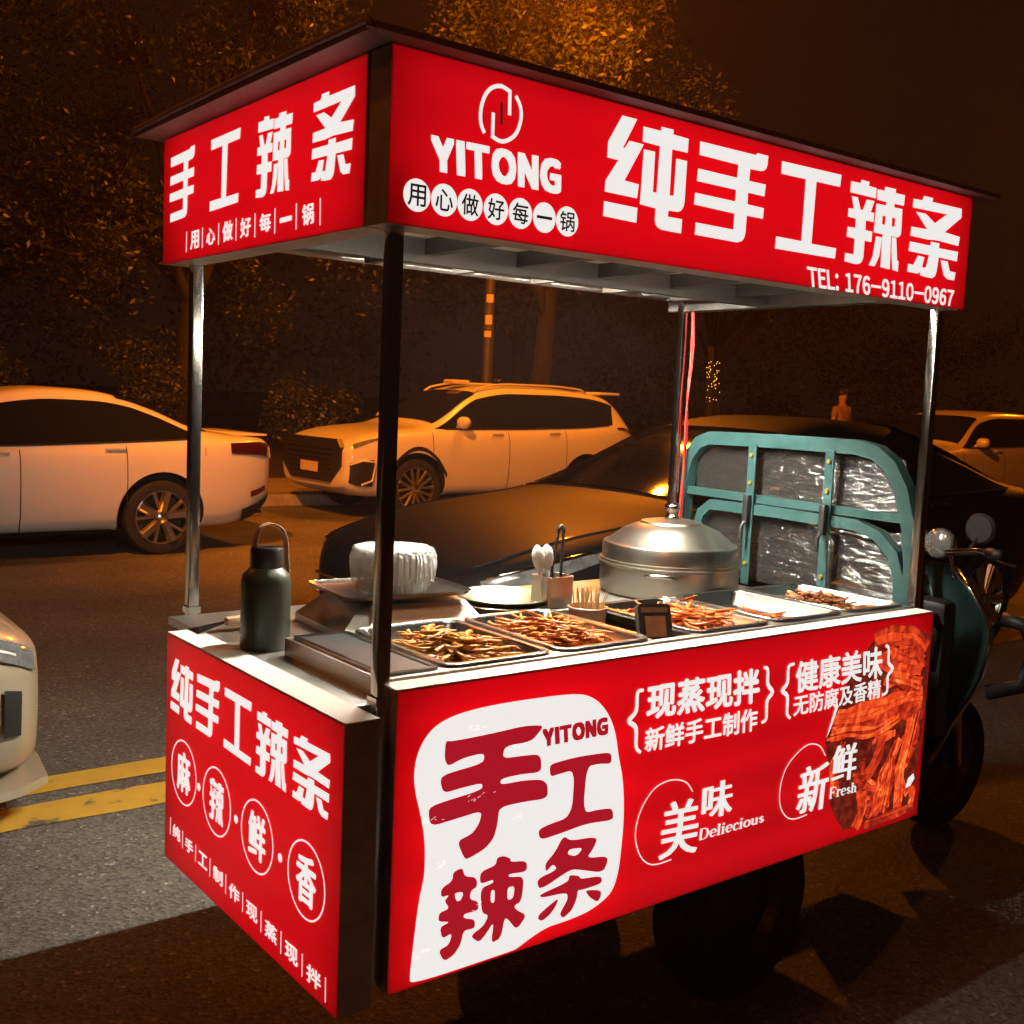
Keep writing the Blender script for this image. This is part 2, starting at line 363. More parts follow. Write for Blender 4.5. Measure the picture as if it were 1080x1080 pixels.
CL_SMALL=[('用',[(1802,224),(2295,242),(2298,638),(1807,626)]),('心',[(2759,243),(3224,261),(3225,608),(2761,607)]),('做',[(3662,240),(4193,260),(4192,676),(3689,672)]),('好',[(4618,250),(5131,268),(5128,661),(4617,650)]),('每',[(5603,267),(6095,283),(6090,649),(5575,641)]),('一',[(6547,389),(7040,399),(7039,477),(6546,468)]),('锅',[(7520,237),(7982,249),(7973,630),(7513,624)])]
CF_YITONG=[(928,1052),(3826,1062),(3794,1634),(881,1596)]
CF_CIRC=[('用',(589,543)),('心',(1169,539)),('做',(1738,535)),('好',(2328,535)),('每',(2905,537)),('一',(3489,536)),('锅',(4064,538))]
CF_CIRCE=[(580,834),(598,246),(304,526),(879,561)]
CF_LOGO=[[(1995,1854),(1906,2020),(1896,2263),(1980,2523),(2132,2685),(2334,2750),(2537,2697),(2551,2271)],[(2678,2645),(2791,2482),(2822,2261),(2735,1994),(2571,1840),(2378,1771),(2182,1822),(2176,2251)],[(2360,2464),(2377,2070)]]
CF_TEL=[(11624,14),(17798,69),(17810,477),(11510,455)]
LF_TITLE=[('纯',[(272,3626),(1584,3593),(1610,4870),(333,4911)]),('手',[(1770,3595),(3042,3592),(3073,4930),(1794,4874)]),('工',[(3318,3593),(4682,3554),(4659,4878),(3308,4903)]),('辣',[(4900,3507),(6291,3507),(6293,4810),(4917,4835)]),('条',[(6528,3486),(7987,3494),(7961,4802),(6520,4785)])]
LF_CIRC=[('麻',(1125,2363)),('辣',(2998,2283)),('鲜',(5024,2207)),('香',(7157,2108))]
LF_CIRCE=[(919,3080),(1360,1661),(6844,2868),(7458,1374)]
LF_CIRCW=[(404,2509),(1777,2201),(6346,2237),(7941,2014)]
LF_DOTS=[(2021,2307),(4014,2235),(6079,2150)]
LF_BARS=[[(349,633),(362,1061)],[(1112,571),(1122,991)],[(1891,538),(1898,939)],[(2708,493),(2712,914)],[(3557,435),(3559,869)],[(4419,378),(4418,808)],[(5301,316),(5297,762)],[(6199,254),(6192,716)],[(7094,199),(7084,649)],[(8016,130),(8002,602)]]
FF_BLOB=[(4433,5268),(4741,5190),(5060,5006),(5359,4680),(5571,4264),(5695,3710),(5849,3243),(5929,2685),(5956,2143),(5928,1639),(5889,1095),(5743,675),(5457,494),(5012,355),(4385,318),(3895,324),(3480,216),(3075,63),(2930,55),(524,-27),(480,219),(537,827),(626,1689),(721,2106),(743,2321),(724,2893),(600,3438),(460,3894),(415,4285),(484,4655),(702,5002),(1050,5205),(1615,5306),(2416,5340),(3368,5325),(3952,5307)]
FF_BRUSH=[([(1109,4790),(1263,4753),(2160,4759),(3043,4796),(3504,4737),(3478,4650),(3225,4437),(2550,4453),(2502,4206),(3006,4177),(3408,4143),(3511,4025),(3526,3745),(2961,3798),(2485,3791),(2478,3670),(3079,3653),(3543,3589),(3712,3457),(3735,3149),(3093,3200),(2474,3205),(2455,2891),(2379,2597),(2164,2415),(1734,2293),(1653,2347),(1470,2722),(1830,2793),(1998,2983),(2046,3221),(1450,3182),(832,3145),(765,3492),(926,3570),(2025,3650),(2032,3791),(1543,3782),(1102,3749),(1010,4052),(1172,4132),(2039,4190),(2050,4400),(1530,4376),(1195,4267),(1100,4425)],[]),([(3740,3824),(3827,3879),(4488,3909),(5366,3861),(5478,3795),(5487,3589),(5121,3651),(4776,3647),(4738,2632),(5167,2626),(5554,2585),(5626,2447),(5620,2300),(4861,2380),(4124,2315),(3588,2286),(3510,2499),(3696,2569),(4417,2628),(4438,3634),(4015,3623),(3778,3599)],[]),([(1136,1840),(1396,1934),(1409,2111),(1630,2150),(1688,1956),(1932,1886),(2005,1778),(1991,1658),(1857,1622),(1833,1454),(2053,1345),(2058,1160),(1705,1181),(1707,1089),(1980,996),(1995,808),(1712,837),(1664,575),(1507,389),(1269,318),(1122,586),(1369,632),(1444,862),(1208,798),(1135,1056),(1386,1104),(1096,1179),(1109,1355),(1354,1383),(1220,1574),(1349,1663),(1140,1660)],[[(1454,1674),(1684,1641),(1618,1476),(1511,1488)]]),([(2066,1959),(2450,2009),(2474,2164),(2642,2164),(2831,2062),(2816,1996),(3249,1922),(3268,1683),(2795,1745),(2797,1675),(3201,1604),(3160,1072),(2959,1027),(3049,910),(3316,738),(3062,481),(2823,779),(2736,825),(2662,421),(2410,372),(2465,825),(2265,598),(2102,479),(1878,678),(2204,800),(2321,992),(2142,1093),(2085,1612),(2404,1651),(2402,1721),(2072,1698)],[[(2353,1502),(2453,1497),(2460,1221),(2359,1246)],[(2775,1471),(2963,1449),(2937,1197),(2783,1188)]]),([(4218,2248),(4426,2093),(5002,2044),(5196,1974),(5078,1759),(4907,1600),(5573,1502),(5427,1151),(4747,1377),(4463,1456),(3625,1186),(3533,1456),(4093,1541),(3966,1690),(3779,1551),(3743,1740),(3988,1924)],[[(4396,1917),(4796,1859),(4608,1710),(4351,1806)]]),([(3628,1099),(4412,1191),(4437,1341),(4721,1251),(4756,1169),(5364,1101),(5405,917),(4798,913),(4702,936),(4679,745),(4563,528),(4319,404),(4223,516),(4251,582),(4427,807),(4390,963),(3691,1012)],[]),([(3643,664),(3938,807),(4178,893),(4075,700),(3946,587),(3739,495),(3616,575)],[]),([(4893,890),(5379,773),(5386,621),(5293,519),(5062,676)],[])]
FF_YITONG=[(3577,4300),(5314,4293),(5279,4629),(3536,4627)]
FF_BRACE=[[(6340,5105),(6160,5072),(6143,4668),(5944,4472),(6163,4278),(6205,3847),(6357,3695)],[(10360,5145),(10516,5081),(10558,4713),(10751,4494),(10569,4285),(10581,3854),(10412,3777)],[(11537,5104),(11311,5051),(11309,4659),(11133,4477),(11340,4300),(11378,3859),(11524,3727)],[(15370,5172),(15523,5080),(15568,4690),(15778,4494),(15584,4302),(15603,3886),(15382,3811)]]
FF_TXT=[('现蒸现拌',[(6492,4428),(10253,4312),(10188,5142),(6480,5186)]),('新鲜手工制作',[(6484,3681),(10251,3615),(10230,4176),(6475,4210)]),('健康美味',[(11676,4351),(15310,4318),(15213,5180),(11607,5136)]),('无防腐及香精',[(11643,3758),(15303,3753),(15273,4271),(11598,4274)])]
FF_ARC1=[(8114,2478),(7899,2723),(7581,2854),(7223,2881),(6829,2770),(6502,2432),(6351,2063),(6346,1701),(6514,1299),(6774,1056),(7080,968),(7539,977)]
FF_SONG=[('美',[(7136,1049),(8339,979),(8359,2300),(7202,2370)]),('味',[(8495,1704),(9497,1677),(9490,2553),(8492,2559)]),('新',[(12021,1116),(13211,1085),(13270,2359),(12130,2322)]),('鲜',[(13396,1724),(14408,1662),(14426,2670),(13440,2680)])]
FF_DELI=[(8445,1236),(10766,1206),(10787,1463),(8464,1519)]
FF_FRESH=[(13374,1300),(14554,1275),(14565,1544),(13380,1610)]
FF_ARC2=[(13064,2509),(12792,2812),(12338,2924),(11874,2761),(11475,2435),(11304,1961),(11360,1501),(11628,1165),(11984,1037),(12466,1056)]
FF_FOOD=[(14676,5250),(14897,5432),(15419,5574),(16220,5600),(16958,5489),(17463,5270),(17651,5067),(17614,4515),(17515,4279),(17556,3278),(17443,2040),(17359,1423),(17409,320),(14535,271),(14102,282),(13731,686),(13387,1168),(13487,1737),(13138,2497),(13028,2976),(13271,3457),(13655,4210),(14078,4620),(14417,4987)]
FF_RIB=[([(13457,3430),(14681,3431),(16264,3514),(17512,3627)],720),([(13440,3144),(14911,3102),(16398,3252),(17493,3349)],600),([(15765,4302),(16617,4017),(17266,3875)],600),([(16853,2941),(16739,2152),(16510,1444),(16546,436)],552),([(15602,2668),(15464,2114),(15065,1696),(14392,1635)],432),([(17353,3181),(17215,2577),(16984,1863)],384),([(15688,1465),(15597,929),(15411,349)],552),([(14670,1284),(14815,834),(14772,326)],408),([(16390,2455),(16037,1958),(15681,1528),(15576,1117)],360),([(16134,2003),(16118,1265),(15854,447)],384),([(13231,2944),(13964,3006),(15137,2829),(16316,3080)],408),([(13817,2619),(13405,2103),(13665,1352)],360),([(14864,5289),(15639,5388),(16674,5256),(17356,4851)],720),([(15702,4847),(16557,4511),(17203,4376)],720),([(15313,4771),(15949,4461),(16791,4302)],528),([(16068,5167),(16707,4980),(17180,4563)],480),([(17094,964),(17235,684),(17166,380)],360),([(15026,243),(16232,279),(17332,335)],360)]
FF_CHOP=[(13370,3845),(13225,3464),(13046,2973),(13189,3181),(13393,3612),(13478,3773)]
FF_PILL=[(16864,943),(16958,1209),(17212,1309),(17285,1151),(17094,964)]
# ------------------------------------------------------------------ lettering
def glyph_mesh(text):
    c = bpy.data.curves.new('lettering', 'FONT'); c.body = text; c.size = 1; c.resolution_u = 3
    o = bpy.data.objects.new('lettering', c); col.objects.link(o)
    dg = bpy.context.evaluated_depsgraph_get(); dg.update()
    me = bpy.data.meshes.new_from_object(o.evaluated_get(dg))
    vs = [(v.co.x, v.co.y) for v in me.vertices]; fs = [list(p.vertices) for p in me.polygons]
    bpy.data.objects.remove(o); bpy.data.curves.remove(c); bpy.data.meshes.remove(me)
    return vs, fs
Z0 = .0014
STEP = [0]
def nextoff():
    STEP[0] = (STEP[0] + 1) % 24
    return Z0 + STEP[0]*.000008
def bil(q, u, v):
    (a, b, c, d) = q
    return ((a[0]*(1-u)+b[0]*u)*(1-v) + (d[0]*(1-u)+c[0]*u)*v, (a[1]*(1-u)+b[1]*u)*(1-v) + (d[1]*(1-u)+c[1]*u)*v)
def text(b, s, quad, fn, bold=(0, 0), base=None):
    """text filling a quad (BL BR TR TL, metres on the panel); thickened by laid-over copies"""
    vs, fs = glyph_mesh(s)
    x0 = min(v[0] for v in vs); x1 = max(v[0] for v in vs); y0 = min(v[1] for v in vs); y1 = max(v[1] for v in vs)
    if base == 'line': y0, y1 = min(0, y0*.0), .72
    shifts = [(0, 0)]
    if bold[0]: shifts += [(-bold[0], 0), (bold[0], 0)]
    if bold[1]: shifts += [(0, -bold[1]), (0, bold[1])]
    if bold[0] and bold[1]: shifts += [(i*bold[0]*.7, j*bold[1]*.7) for i in (-1, 1) for j in (-1, 1)]
    for dx, dy in shifts:
        o = nextoff(); out = []
        for x, y in vs:
            p = bil(quad, (x-x0)/(x1-x0), (y-y0)/(y1-y0) if y1 > y0 else .5)
            out.append(fn(p[0]+dx, p[1]+dy, o))
        b.add(out, fs)
def block(b, ch, quad, fn):
    for o, hs in BLOCK[ch]:
        f2 = lambda u, v, off: fn(*bil(quad, u, v), off)
        b.poly([(x/1000, y/1000) for x, y in o], [[(x/1000, y/1000) for x, y in h] for h in hs], f2, nextoff())
def text_sep(b, s, quad, fn, bold=(0, 0), gap=.09):
    """set letter by letter with even gaps, from the wide-form glyphs"""
    G_ = []
    for c in s:
        if c == ' ': G_.append((None, .3)); continue
        vs, fs = ([(0,0),(.13,0),(.13,.733),(0,.733)], [[0,1,2,3]]) if c == 'I' else glyph_mesh(chr(ord(c)+0xFEE0)); x0 = min(v[0] for v in vs); x1 = max(v[0] for v in vs)
        G_.append(((vs, fs, x0), x1-x0))
    cap = max(v[1] for g, w in G_ if g for v in g[0]); base = 0
    W_ = sum(w+gap for g, w in G_)-gap; x = 0
    sh = [(i, j) for i in ((-bold[0], 0, bold[0]) if bold[0] else (0,)) for j in ((-bold[1], 0, bold[1]) if bold[1] else (0,))]
    for g, w in G_:
        if g:
            for dx, dy in sh:
                o = nextoff(); out = []
                for vx, vy in g[0]:
                    p = bil(quad, (x+vx-g[2])/W_, (vy-base)/(cap-base)); out.append(fn(p[0]+dx, p[1]+dy, o))
                b.add(out, g[1])
        x += w+gap
def S4(q): return [(x*1e-4, y*1e-4) for x, y in q]
def soften(pts, it=2, q=.2):
    for _ in range(it):
        out = []
        for i, p in enumerate(pts):
            n_ = pts[(i+1) % len(pts)]
            out += [(lerp(p[0], n_[0], q), lerp(p[1], n_[1], q)), (lerp(p[0], n_[0], 1-q), lerp(p[1], n_[1], 1-q))]
        pts = out
    return pts
def disc(b, c, rx, ry, fn, off, n=40):
    b.poly([(c[0]+rx*math.cos(2*PI*i/n), c[1]+ry*math.sin(2*PI*i/n)) for i in range(n)], [], fn, off)
def ring(b, c, rx, ry, w, fn, off, n=48):
    b.stroke([(c[0]+rx*math.cos(2*PI*i/n), c[1]+ry*math.sin(2*PI*i/n)) for i in range(n)], w, fn, off, True)
def dense(pts, k=4):
    """Catmull-Rom through points"""
    P = [Vector(p) for p in pts]; out = []
    for i in range(len(P)-1):
        a, p, q, d = P[max(i-1, 0)], P[i], P[i+1], P[min(i+2, len(P)-1)]
        for j in range(k):
            t = j/k
            out.append(.5*((2*p) + (q-a)*t + (2*a-5*p+4*q-d)*t*t + (3*p-a-3*q+d)*t**3))
    out.append(P[-1]); return [tuple(v) for v in out]
# a small bold serif alphabet: strokes (points, width), advance
SER = {
 'D': ([([(.06,0),(.06,.72)],.16),([(0,.01),(.3,.01)],.05),([(0,.71),(.3,.71)],.05),([(.28,.7),(.46,.62),(.54,.36),(.46,.1),(.28,.02)],[.05,.1,.17,.1,.05])],.66),
 'F': ([([(.08,0),(.08,.72)],.16),([(-.02,.01),(.24,.01)],.05),([(-.02,.7),(.52,.7)],.06),([(.1,.37),(.36,.37)],.06),([(.5,.72),(.5,.52)],.06),([(.36,.48),(.36,.27)],.05)],.6),
 'e': ([([(.06,.27),(.42,.27)],.05),([(.42,.27),(.38,.44),(.24,.49),(.1,.42),(.05,.25),(.12,.06),(.26,.01),(.42,.1)],[.12,.1,.06,.12,.15,.12,.07,.04])],.5),
 'l': ([([(.12,0),(.12,.76)],.15),([(.0,.01),(.24,.01)],.05),([(.0,.74),(.12,.74)],.05)],.3),
 'i': ([([(.12,0),(.12,.5)],.15),([(.0,.01),(.24,.01)],.05),([(.0,.48),(.12,.48)],.05),([(.12,.6),(.12,.74)],.15)],.3),
 'c': ([([(.4,.38),(.28,.49),(.12,.42),(.05,.25),(.12,.06),(.26,.01),(.42,.1)],[.13,.06,.12,.15,.12,.07,.04])],.46),
 'o': ([([(.25,.49),(.08,.4),(.05,.25),(.08,.1),(.25,.01),(.42,.1),(.45,.25),(.42,.4),(.25,.49)],[.05,.12,.15,.12,.05,.12,.15,.12,.05])],.54),
 'u': ([([(.1,.49),(.1,.14),(.2,.02),(.36,.1)],[.14,.14,.07,.06]),([(.4,0),(.4,.49)],.14),([(0,.48),(.1,.48)],.05),([(.3,.48),(.4,.48)],.05),([(.4,.01),(.5,.01)],.05)],.56),
 's': ([([(.34,.36),(.2,.48),(.07,.38),(.2,.25),(.34,.13),(.2,.02),(.05,.13)],[.06,.06,.12,.14,.12,.06,.06])],.42),
 'r': ([([(.12,0),(.12,.5)],.15),([(.0,.01),(.26,.01)],.05),([(.0,.48),(.12,.48)],.05),([(.14,.32),(.24,.46),(.36,.42)],[.05,.08,.13])],.4),
 'h': ([([(.12,0),(.12,.76)],.15),([(.0,.01),(.24,.01)],.05),([(.0,.74),(.12,.74)],.05),([(.14,.36),(.28,.49),(.4,.4),(.4,0)],[.05,.08,.14,.14]),([(.3,.01),(.52,.01)],.05)],.56)}
def serif(b, s, quad, fn):
    W = sum(SER[c][1] for c in s); x = 0
    qw = math.dist(quad[0], quad[1]); sc = qw / W
    f2 = lambda u, v, off: fn(*bil(quad, u/W, v/.76), off)
    for c in s:
        for pts, w in SER[c][0]:
            b.stroke([(x+p[0], p[1]) for p in pts], w, f2, nextoff())
        x += SER[c][1]
# ------------------------------------------------------------------ food cart
f_cf = lambda u, v, o: Vector((-.053+u, -o, 1.818+v))
f_cl = lambda u, v, o: Vector((-.054-o, 1.067-u, 1.818+v))
f_ff = lambda u, v, o: Vector((u, -o, .39+v))
f_lf = lambda u, v, o: Vector((-.1324-o, .7986-u, .4067+v))
cart = thing('food_cart', (.85, .5, 0), 'red backlit street food cart with lit canopy signs on a teal cargo tricycle', 'food cart')

def lightbox(name, a, b, face, top='white_trim', side='frame_dark', mface=None):
    """sign box with a frame; face = (fn, w, h)"""
    fn, w, h = face
    dep = (b[1]-a[1]) if a[0] == 0 or a[0] == -.053 else (b[0]-a[0])
    bx = B(); t = .0025                              # open shell: dark outside, white inside
    def sh(u0, v0, u1, v1, d0, d1, flip):
        P = [fn(u, v, -d) for d in (d0, d1) for u, v in ((u0,v0),(u1,v0),(u1,v1),(u0,v1))]
        F = [(0,4,5,1),(1,5,6,2),(2,6,7,3),(3,7,4,0),(4,7,6,5)]
        bx.add(P, [f[::-1] for f in F] if flip else F)
    bx.cur = 0; sh(0, 0, w, h, .0008, dep, True); bx.cur = 1; sh(t, t, w-t, h-t, .0008, dep-t, False)
    bx.cur = 0
    for u0, v0, u1, v1 in ((0,0,w,t),(0,h-t,w,h),(0,t,t,h-t),(w-t,t,w,h-t)): bx.add([fn(u0,v0,-.0008), fn(u1,v0,-.0008), fn(u1,v1,-.0008), fn(u0,v1,-.0008)], [(0,1,2,3)])
    o = bx.obj(name, [side, 'white_trim'], cart)
    B().add([fn(u, v, .0006) for u, v in ((0,0),(w,0),(w,h),(0,h))], [(0,1,2,3)]).obj('lit_panel', 'sign_red', o)
    n_ = max(3, round(h/.11)); tb = B()
    for i in range(n_):
        v = h*(i+.5)/n_; tb.tube([fn(.03, v, -dep*.78), fn(w-.03, v, -dep*.78)], .005, 6)
    tb.obj('backlight_tubes', 'backlight', o)
    if top:
        (x0,y0,z0),(x1,y1,z1) = a, b; z1 = fn(0, h, 0).z + .0004
        B().box((x0, y0, z1), (x1, y1, z1+.003)).obj('top_trim', top, o)
    return o
def lettering(name, b, m, parent): return b.obj(name, m, parent)

# --- canopy front sign
o = lightbox('canopy_front_sign', (-.053, .0008, 1.818), (1.784, .07, 2.119), (f_cf, 1.837, .301), None)
for ch, q in CF_TITLE:
    b = B(); block(b, ch, S4(q), f_cf); lettering('title_character', b, 'sign_white', o)
b = B(); text_sep(b, 'YITONG', S4(CF_YITONG), f_cf, (.0048, .0036), .2); lettering('brand_lettering', b, 'sign_white', o)
b = B()
W = .0075
p = [dense(S4(x), 3) for x in (CF_LOGO[0][:-1], CF_LOGO[1][:-1])]
b.stroke(p[0] + S4(CF_LOGO[0][-1:]), W, f_cf, nextoff()); b.stroke(p[1] + S4(CF_LOGO[1][-1:]), W, f_cf, nextoff())
lettering('logo_emblem', b, 'sign_white', o)
b = B().stroke(S4(CF_LOGO[2]), .005, f_cf, nextoff()); lettering('logo_slot', b, 'sign_ink', o)
b = B(); bi = B()
for ch, c in CF_CIRC:
    cx, cy = c[0]*1e-4, c[1]*1e-4
    disc(b, (cx, cy), .0282, .0285, f_cf, Z0)
    hh = .0185 if ch != '一' else .0022
    q = [(cx-.0185, cy-hh), (cx+.0185, cy-hh), (cx+.0185, cy+hh), (cx-.0185, cy+hh)]
    text(bi, ch, q, lambda u, v, of: f_cf(u, v, of+.0003), (.0006, .0006))
d = b.obj('slogan_discs', 'sign_white', o); bi.obj('slogan_lettering', 'sign_ink', o)
b = B(); text_sep(b, 'TEL: 176-9110-0967', S4(CF_TEL), f_cf, (.0016, .0012), .13); lettering('phone_lettering', b, 'sign_white', o)
# --- canopy left sign
o = lightbox('canopy_side_sign', (-.0532, .0785, 1.818), (.016, 1.067, 2.119), (f_cl, .988, .301), None)
for ch, q in CL_TITLE:
    b = B(); block(b, ch, S4(q), f_cl); lettering('title_character', b, 'sign_white', o)
b = B()
for bar in CL_BARS: b.stroke(S4(bar), .0035, f_cl, nextoff())
for ch, q in CL_SMALL: text(b, ch, S4(q), f_cl, (.0016, .001))
lettering('slogan_lettering', b, 'sign_white', o)
# --- counter left sign
o = lightbox('counter_side_sign', (-.1316, -.0446, .4067), (-.062, .7986, .944), (f_lf, .843, .539), 'white_trim', 'frame_dark', 'sign_red2')
for ch, q in LF_TITLE:
    b = B(); block(b, ch, S4(q), f_lf); lettering('title_character', b, 'sign_white', o)
b = B()
rx, ry = .0735, .0735
for ch, c in LF_CIRC:
    c = (c[0]*1e-4, c[1]*1e-4); ring(b, c, rx, ry, .0035, f_lf, nextoff())
    q = [(c[0]-.037, c[1]-.046), (c[0]+.037, c[1]-.046), (c[0]+.037, c[1]+.046), (c[0]-.037, c[1]+.046)]
    if ch == '辣': block(b, ch, q, f_lf)
    else: text(b, ch, q, f_lf, (.0032, .002))
for c in LF_DOTS: disc(b, (c[0]*1e-4, c[1]*1e-4), .009, .009, f_lf, nextoff(), 16)
lettering('flavour_lettering', b, 'sign_white', o)
b = B(); bs = [S4(x) for x in LF_BARS]
for bar in bs: b.stroke(bar, .0028, f_lf, nextoff())
for i, ch in enumerate('纯手工制作现蒸现拌'):
    l, r = bs[i], bs[i+1]; m0 = [(l[j][0]+r[j][0])/2 for j in (0, 1)]
    cx = sum(m0)/2; lo = (l[0][1]+r[0][1])/2; hi = (l[1][1]+r[1][1])/2; wd = (r[0][0]-l[0][0])*.29; hc = (hi-lo)*.37; cy = (lo+hi)/2
    text(b, ch, [(cx-wd, cy-hc), (cx+wd, cy-hc), (cx+wd, cy+hc), (cx-wd, cy+hc)], f_lf, (.0013, .0008))
lettering('slogan_lettering', b, 'sign_white', o)
# --- counter front sign
o = lightbox('counter_front_sign', (0, .0008, .39), (1.76, .055, .975), (f_ff, 1.76, .588), 'white_trim', 'frame_dark', 'sign_red2')
b = B(); bl = S4(FF_BLOB)
bl = [(max(.006, x), max(.006, y)) for x, y in bl]
k = max(i for i in range(len(bl)))
b.poly(soften(bl, 3, .25), [], f_ff, Z0); b.obj('white_patch', 'sign_white', o)
b = B()
f2 = lambda u, v, of: f_ff(u, v, of+.0003)
for i, (ou, hs) in enumerate(FF_BRUSH):
    b.poly(soften(S4(ou)), [soften(S4(h)) for h in hs], f2, nextoff())
    if i in (0, 1, 3, 7): b.obj('brush_character', 'sign_brush', o); b = B()
text_sep(b, 'YITONG', S4(FF_YITONG), f2, (.0036, .0028), .2)
b.obj('brand_lettering', 'sign_brush', o)
bw = B()                                            # worn flecks in the brush strokes
for (x, y, w_, h_, n_) in [(.085,.33,.05,.014,10),(.185,.493,.04,.01,7),(.2,.352,.07,.012,9),(.11,.235,.02,.02,8),(.075,.06,.03,.012,6),(.29,.44,.03,.006,5),(.30,.29,.05,.006,5),(.2,.13,.03,.02,5)]:
    for i in range(n_):
        cx, cy = x + R.uniform(-.5,.5)*w_, y + R.uniform(-.5,.5)*h_
        bw.stroke([(cx, cy), (cx+R.uniform(.002,.007), cy+R.uniform(-.003,.004))], R.uniform(.0006,.0014), lambda u, v, of: f_ff(u, v, of+.0006), nextoff())
bw.obj('worn_flecks', 'sign_white', o)
# printed strips of food on the right of the panel
b = B(); b.poly([(min(1.754, x), max(.006, y)) for x, y in S4(FF_FOOD)], [], f_ff, Z0); b.obj('food_backdrop', 'food_print_dark', o)
b = B()
def ribbon(pts, w, off):
    pts = dense([(min(1.735, x), max(.02, y)) for x, y in pts], 5)
    n_ = len(pts); ph = R.uniform(0, 6)
    ws = [w*(.62+.38*math.sin(PI*min(1, .12+.76*i/(n_-1)))+.13*math.sin(ph+i*1.3)) for i in range(n_)]
    bd_.stroke(pts, [x+.0022 for x in ws], f_ff, off-.000003)
    b.stroke(pts, ws, f_ff, off)
kk = 0; bd_ = B()
def jit(pts, a): return [(x+R.uniform(-a,a), y+R.uniform(-a,a)) for x, y in pts]
for i in range(60):                                # small scraps filling the bed of the heap
    x, y = R.uniform(1.47,1.7), R.uniform(.03,.5)
    an = R.uniform(0, PI); l = R.uniform(.02,.045)
    pts = [(x-l*math.cos(an), y-l*math.sin(an)), (x+R.uniform(-.01,.01), y+R.uniform(-.01,.01)), (x+l*math.cos(an), y+l*math.sin(an))]
    if x < 1.5 and y > .2: continue
    kk += 1; ribbon(pts, R.uniform(.012,.026), .0016+kk*.000006)
for pts, w in FF_RIB:
    pts = S4(pts)
    kk += 1; ribbon(pts, w*1e-4*.8, .0016+kk*.000006)
    for s in range(2):
        dx, dy = R.uniform(-1,1)*w*.35e-4, R.uniform(-1,1)*w*.35e-4
        kk += 1; ribbon(jit([(x+dx, y+dy) for x, y in pts], .006), w*1e-4*R.uniform(.14,.3), .0016+kk*.000006)
b.obj('food_picture', 'food_print', o); bd_.obj('food_picture_shade', 'food_print_dark', o)  # wider dark ribbons outline each printed strip
b = B(); f3 = lambda u, v, of: f_ff(u, v, of+.0011)
b.poly(S4(FF_CHOP), [], f3, nextoff()); b.poly(S4(FF_PILL), [], f3, nextoff())
b.obj('picture_garnish', 'sign_white', o)
b = B()
for (t, q), bd in zip(FF_TXT, ((.0032,.0028), (.0018,.0014), (.0024,.002), (.0014,.001))): text(b, t, S4(q), f3, bd)
for br in FF_BRACE: b.stroke(dense(S4(br), 4), [.009*(.75+.5*math.sin(PI*i/24)) for i in range(25)], f3, nextoff())
lettering('slogan_lettering', b, 'sign_white', o)
b = B()
for ch, q in FF_SONG: text(b, ch, S4(q), f3, (.0042, .0006))
for a in (FF_ARC1, FF_ARC2): b.stroke(dense(S4(a), 5), .0028, f3, nextoff())
serif(b, 'Deliecious', S4(FF_DELI), f3); serif(b, 'Fresh', S4(FF_FRESH), f3)
lettering('caption_lettering', b, 'sign_white', o)

# --- structure
b = B().box((-.05,.075,.42),(1.745,.965,.9235)); b.obj('cargo_bed', 'bed', cart)
b = B().box((-.0615,.0555,.9245),(1.76,.985,.9445), .001); b.obj('counter_deck', 'steel', cart)
for (x, y) in ((-.016,.035),(.004,.998),(1.727,.998),(1.776,.0745)):
    w = .0135; p = B().box((x-w, y-w, .40), (x+w, y+w, 1.9), .002)
    po = p.obj('post', 'steel_bright', cart, 30)
    B().box((x-w-.004, y-w-.004, .948), (x+w+.004, y+w+.004, .965), .001).obj('collar', 'steel_bright', po)
# tray well
b = B(); x0, x1, y0, y1, z0, z1 = .008, 1.757, .066, .478, .9447, .984
b.box((x0,y0,z0),(x0+.003,y1,z1)); b.box((x0+.003,y1-.003,z0),(x1,y1,z1)); b.box((x0+.003,y0,z0),(x1,y0+.003,z1))
b.box((x0+.003,y0+.003,z1-.003),(x1,y0+.022,z1)); b.box((x0+.003,y1-.022,z1-.003),(x1,y1-.003,z1))
for xa, xb in ((.011,.026),(.146,.172),(.438,.474),(.732,.748),(.879,.895),(1.156,1.2),(1.457,1.495),(1.742,1.757)):
    b.box((xa,y0+.022,z1-.003),(xb,y1-.022,z1))
b.obj('tray_well', 'steel', cart)
# canopy
b = B().box((.016,.07,1.905),(1.722,1.0,1.912)); b.obj('ceiling', 'ceiling', cart)
b = B()
for y in (.655, .95): b.box((.0165, y-.014, 1.845 if y == .655 else 1.882), (1.7215, y+.014, 1.9045))
for i in range(6):
    x = .17 + i*.285
    for ya, yb in ((.2155,.6405),(.6695,.9355)): b.box((x-.014, ya, 1.866), (x+.014, yb, 1.9045))
b.obj('ceiling_batten', 'batten', cart)
B().box((1.722,.0705,1.845),(1.784,1.067,2.117), .002).obj('canopy_end_panel', 'steel_dull', cart)
B().box((.0165,1.0,1.882),(1.7215,1.067,2.117), .002).obj('canopy_rear_panel', 'steel_dull', cart)
b = B()                                             # roof: a shallow arch with rolled lips
ys = [(-.03,2.121),(-.036,2.124),(-.036,2.134),(-.03,2.138),(.25,2.141),(.55,2.142),(.85,2.141),(1.10,2.138),(1.108,2.134),(1.108,2.124),(1.1,2.121)]
ring_ = ys + [(1.08,2.1215),(.55,2.1215),(.02,2.1215)]
n = len(ring_)
vs = [(x, y, z) for x in (-.115, 1.865) for y, z in ring_]
b.add(vs, [(i, (i+1)%n, n+(i+1)%n, n+i) for i in range(n)] + [tuple(range(n))[::-1], tuple(range(n, 2*n))])
ro = b.obj('roof', 'roof', cart, 40)
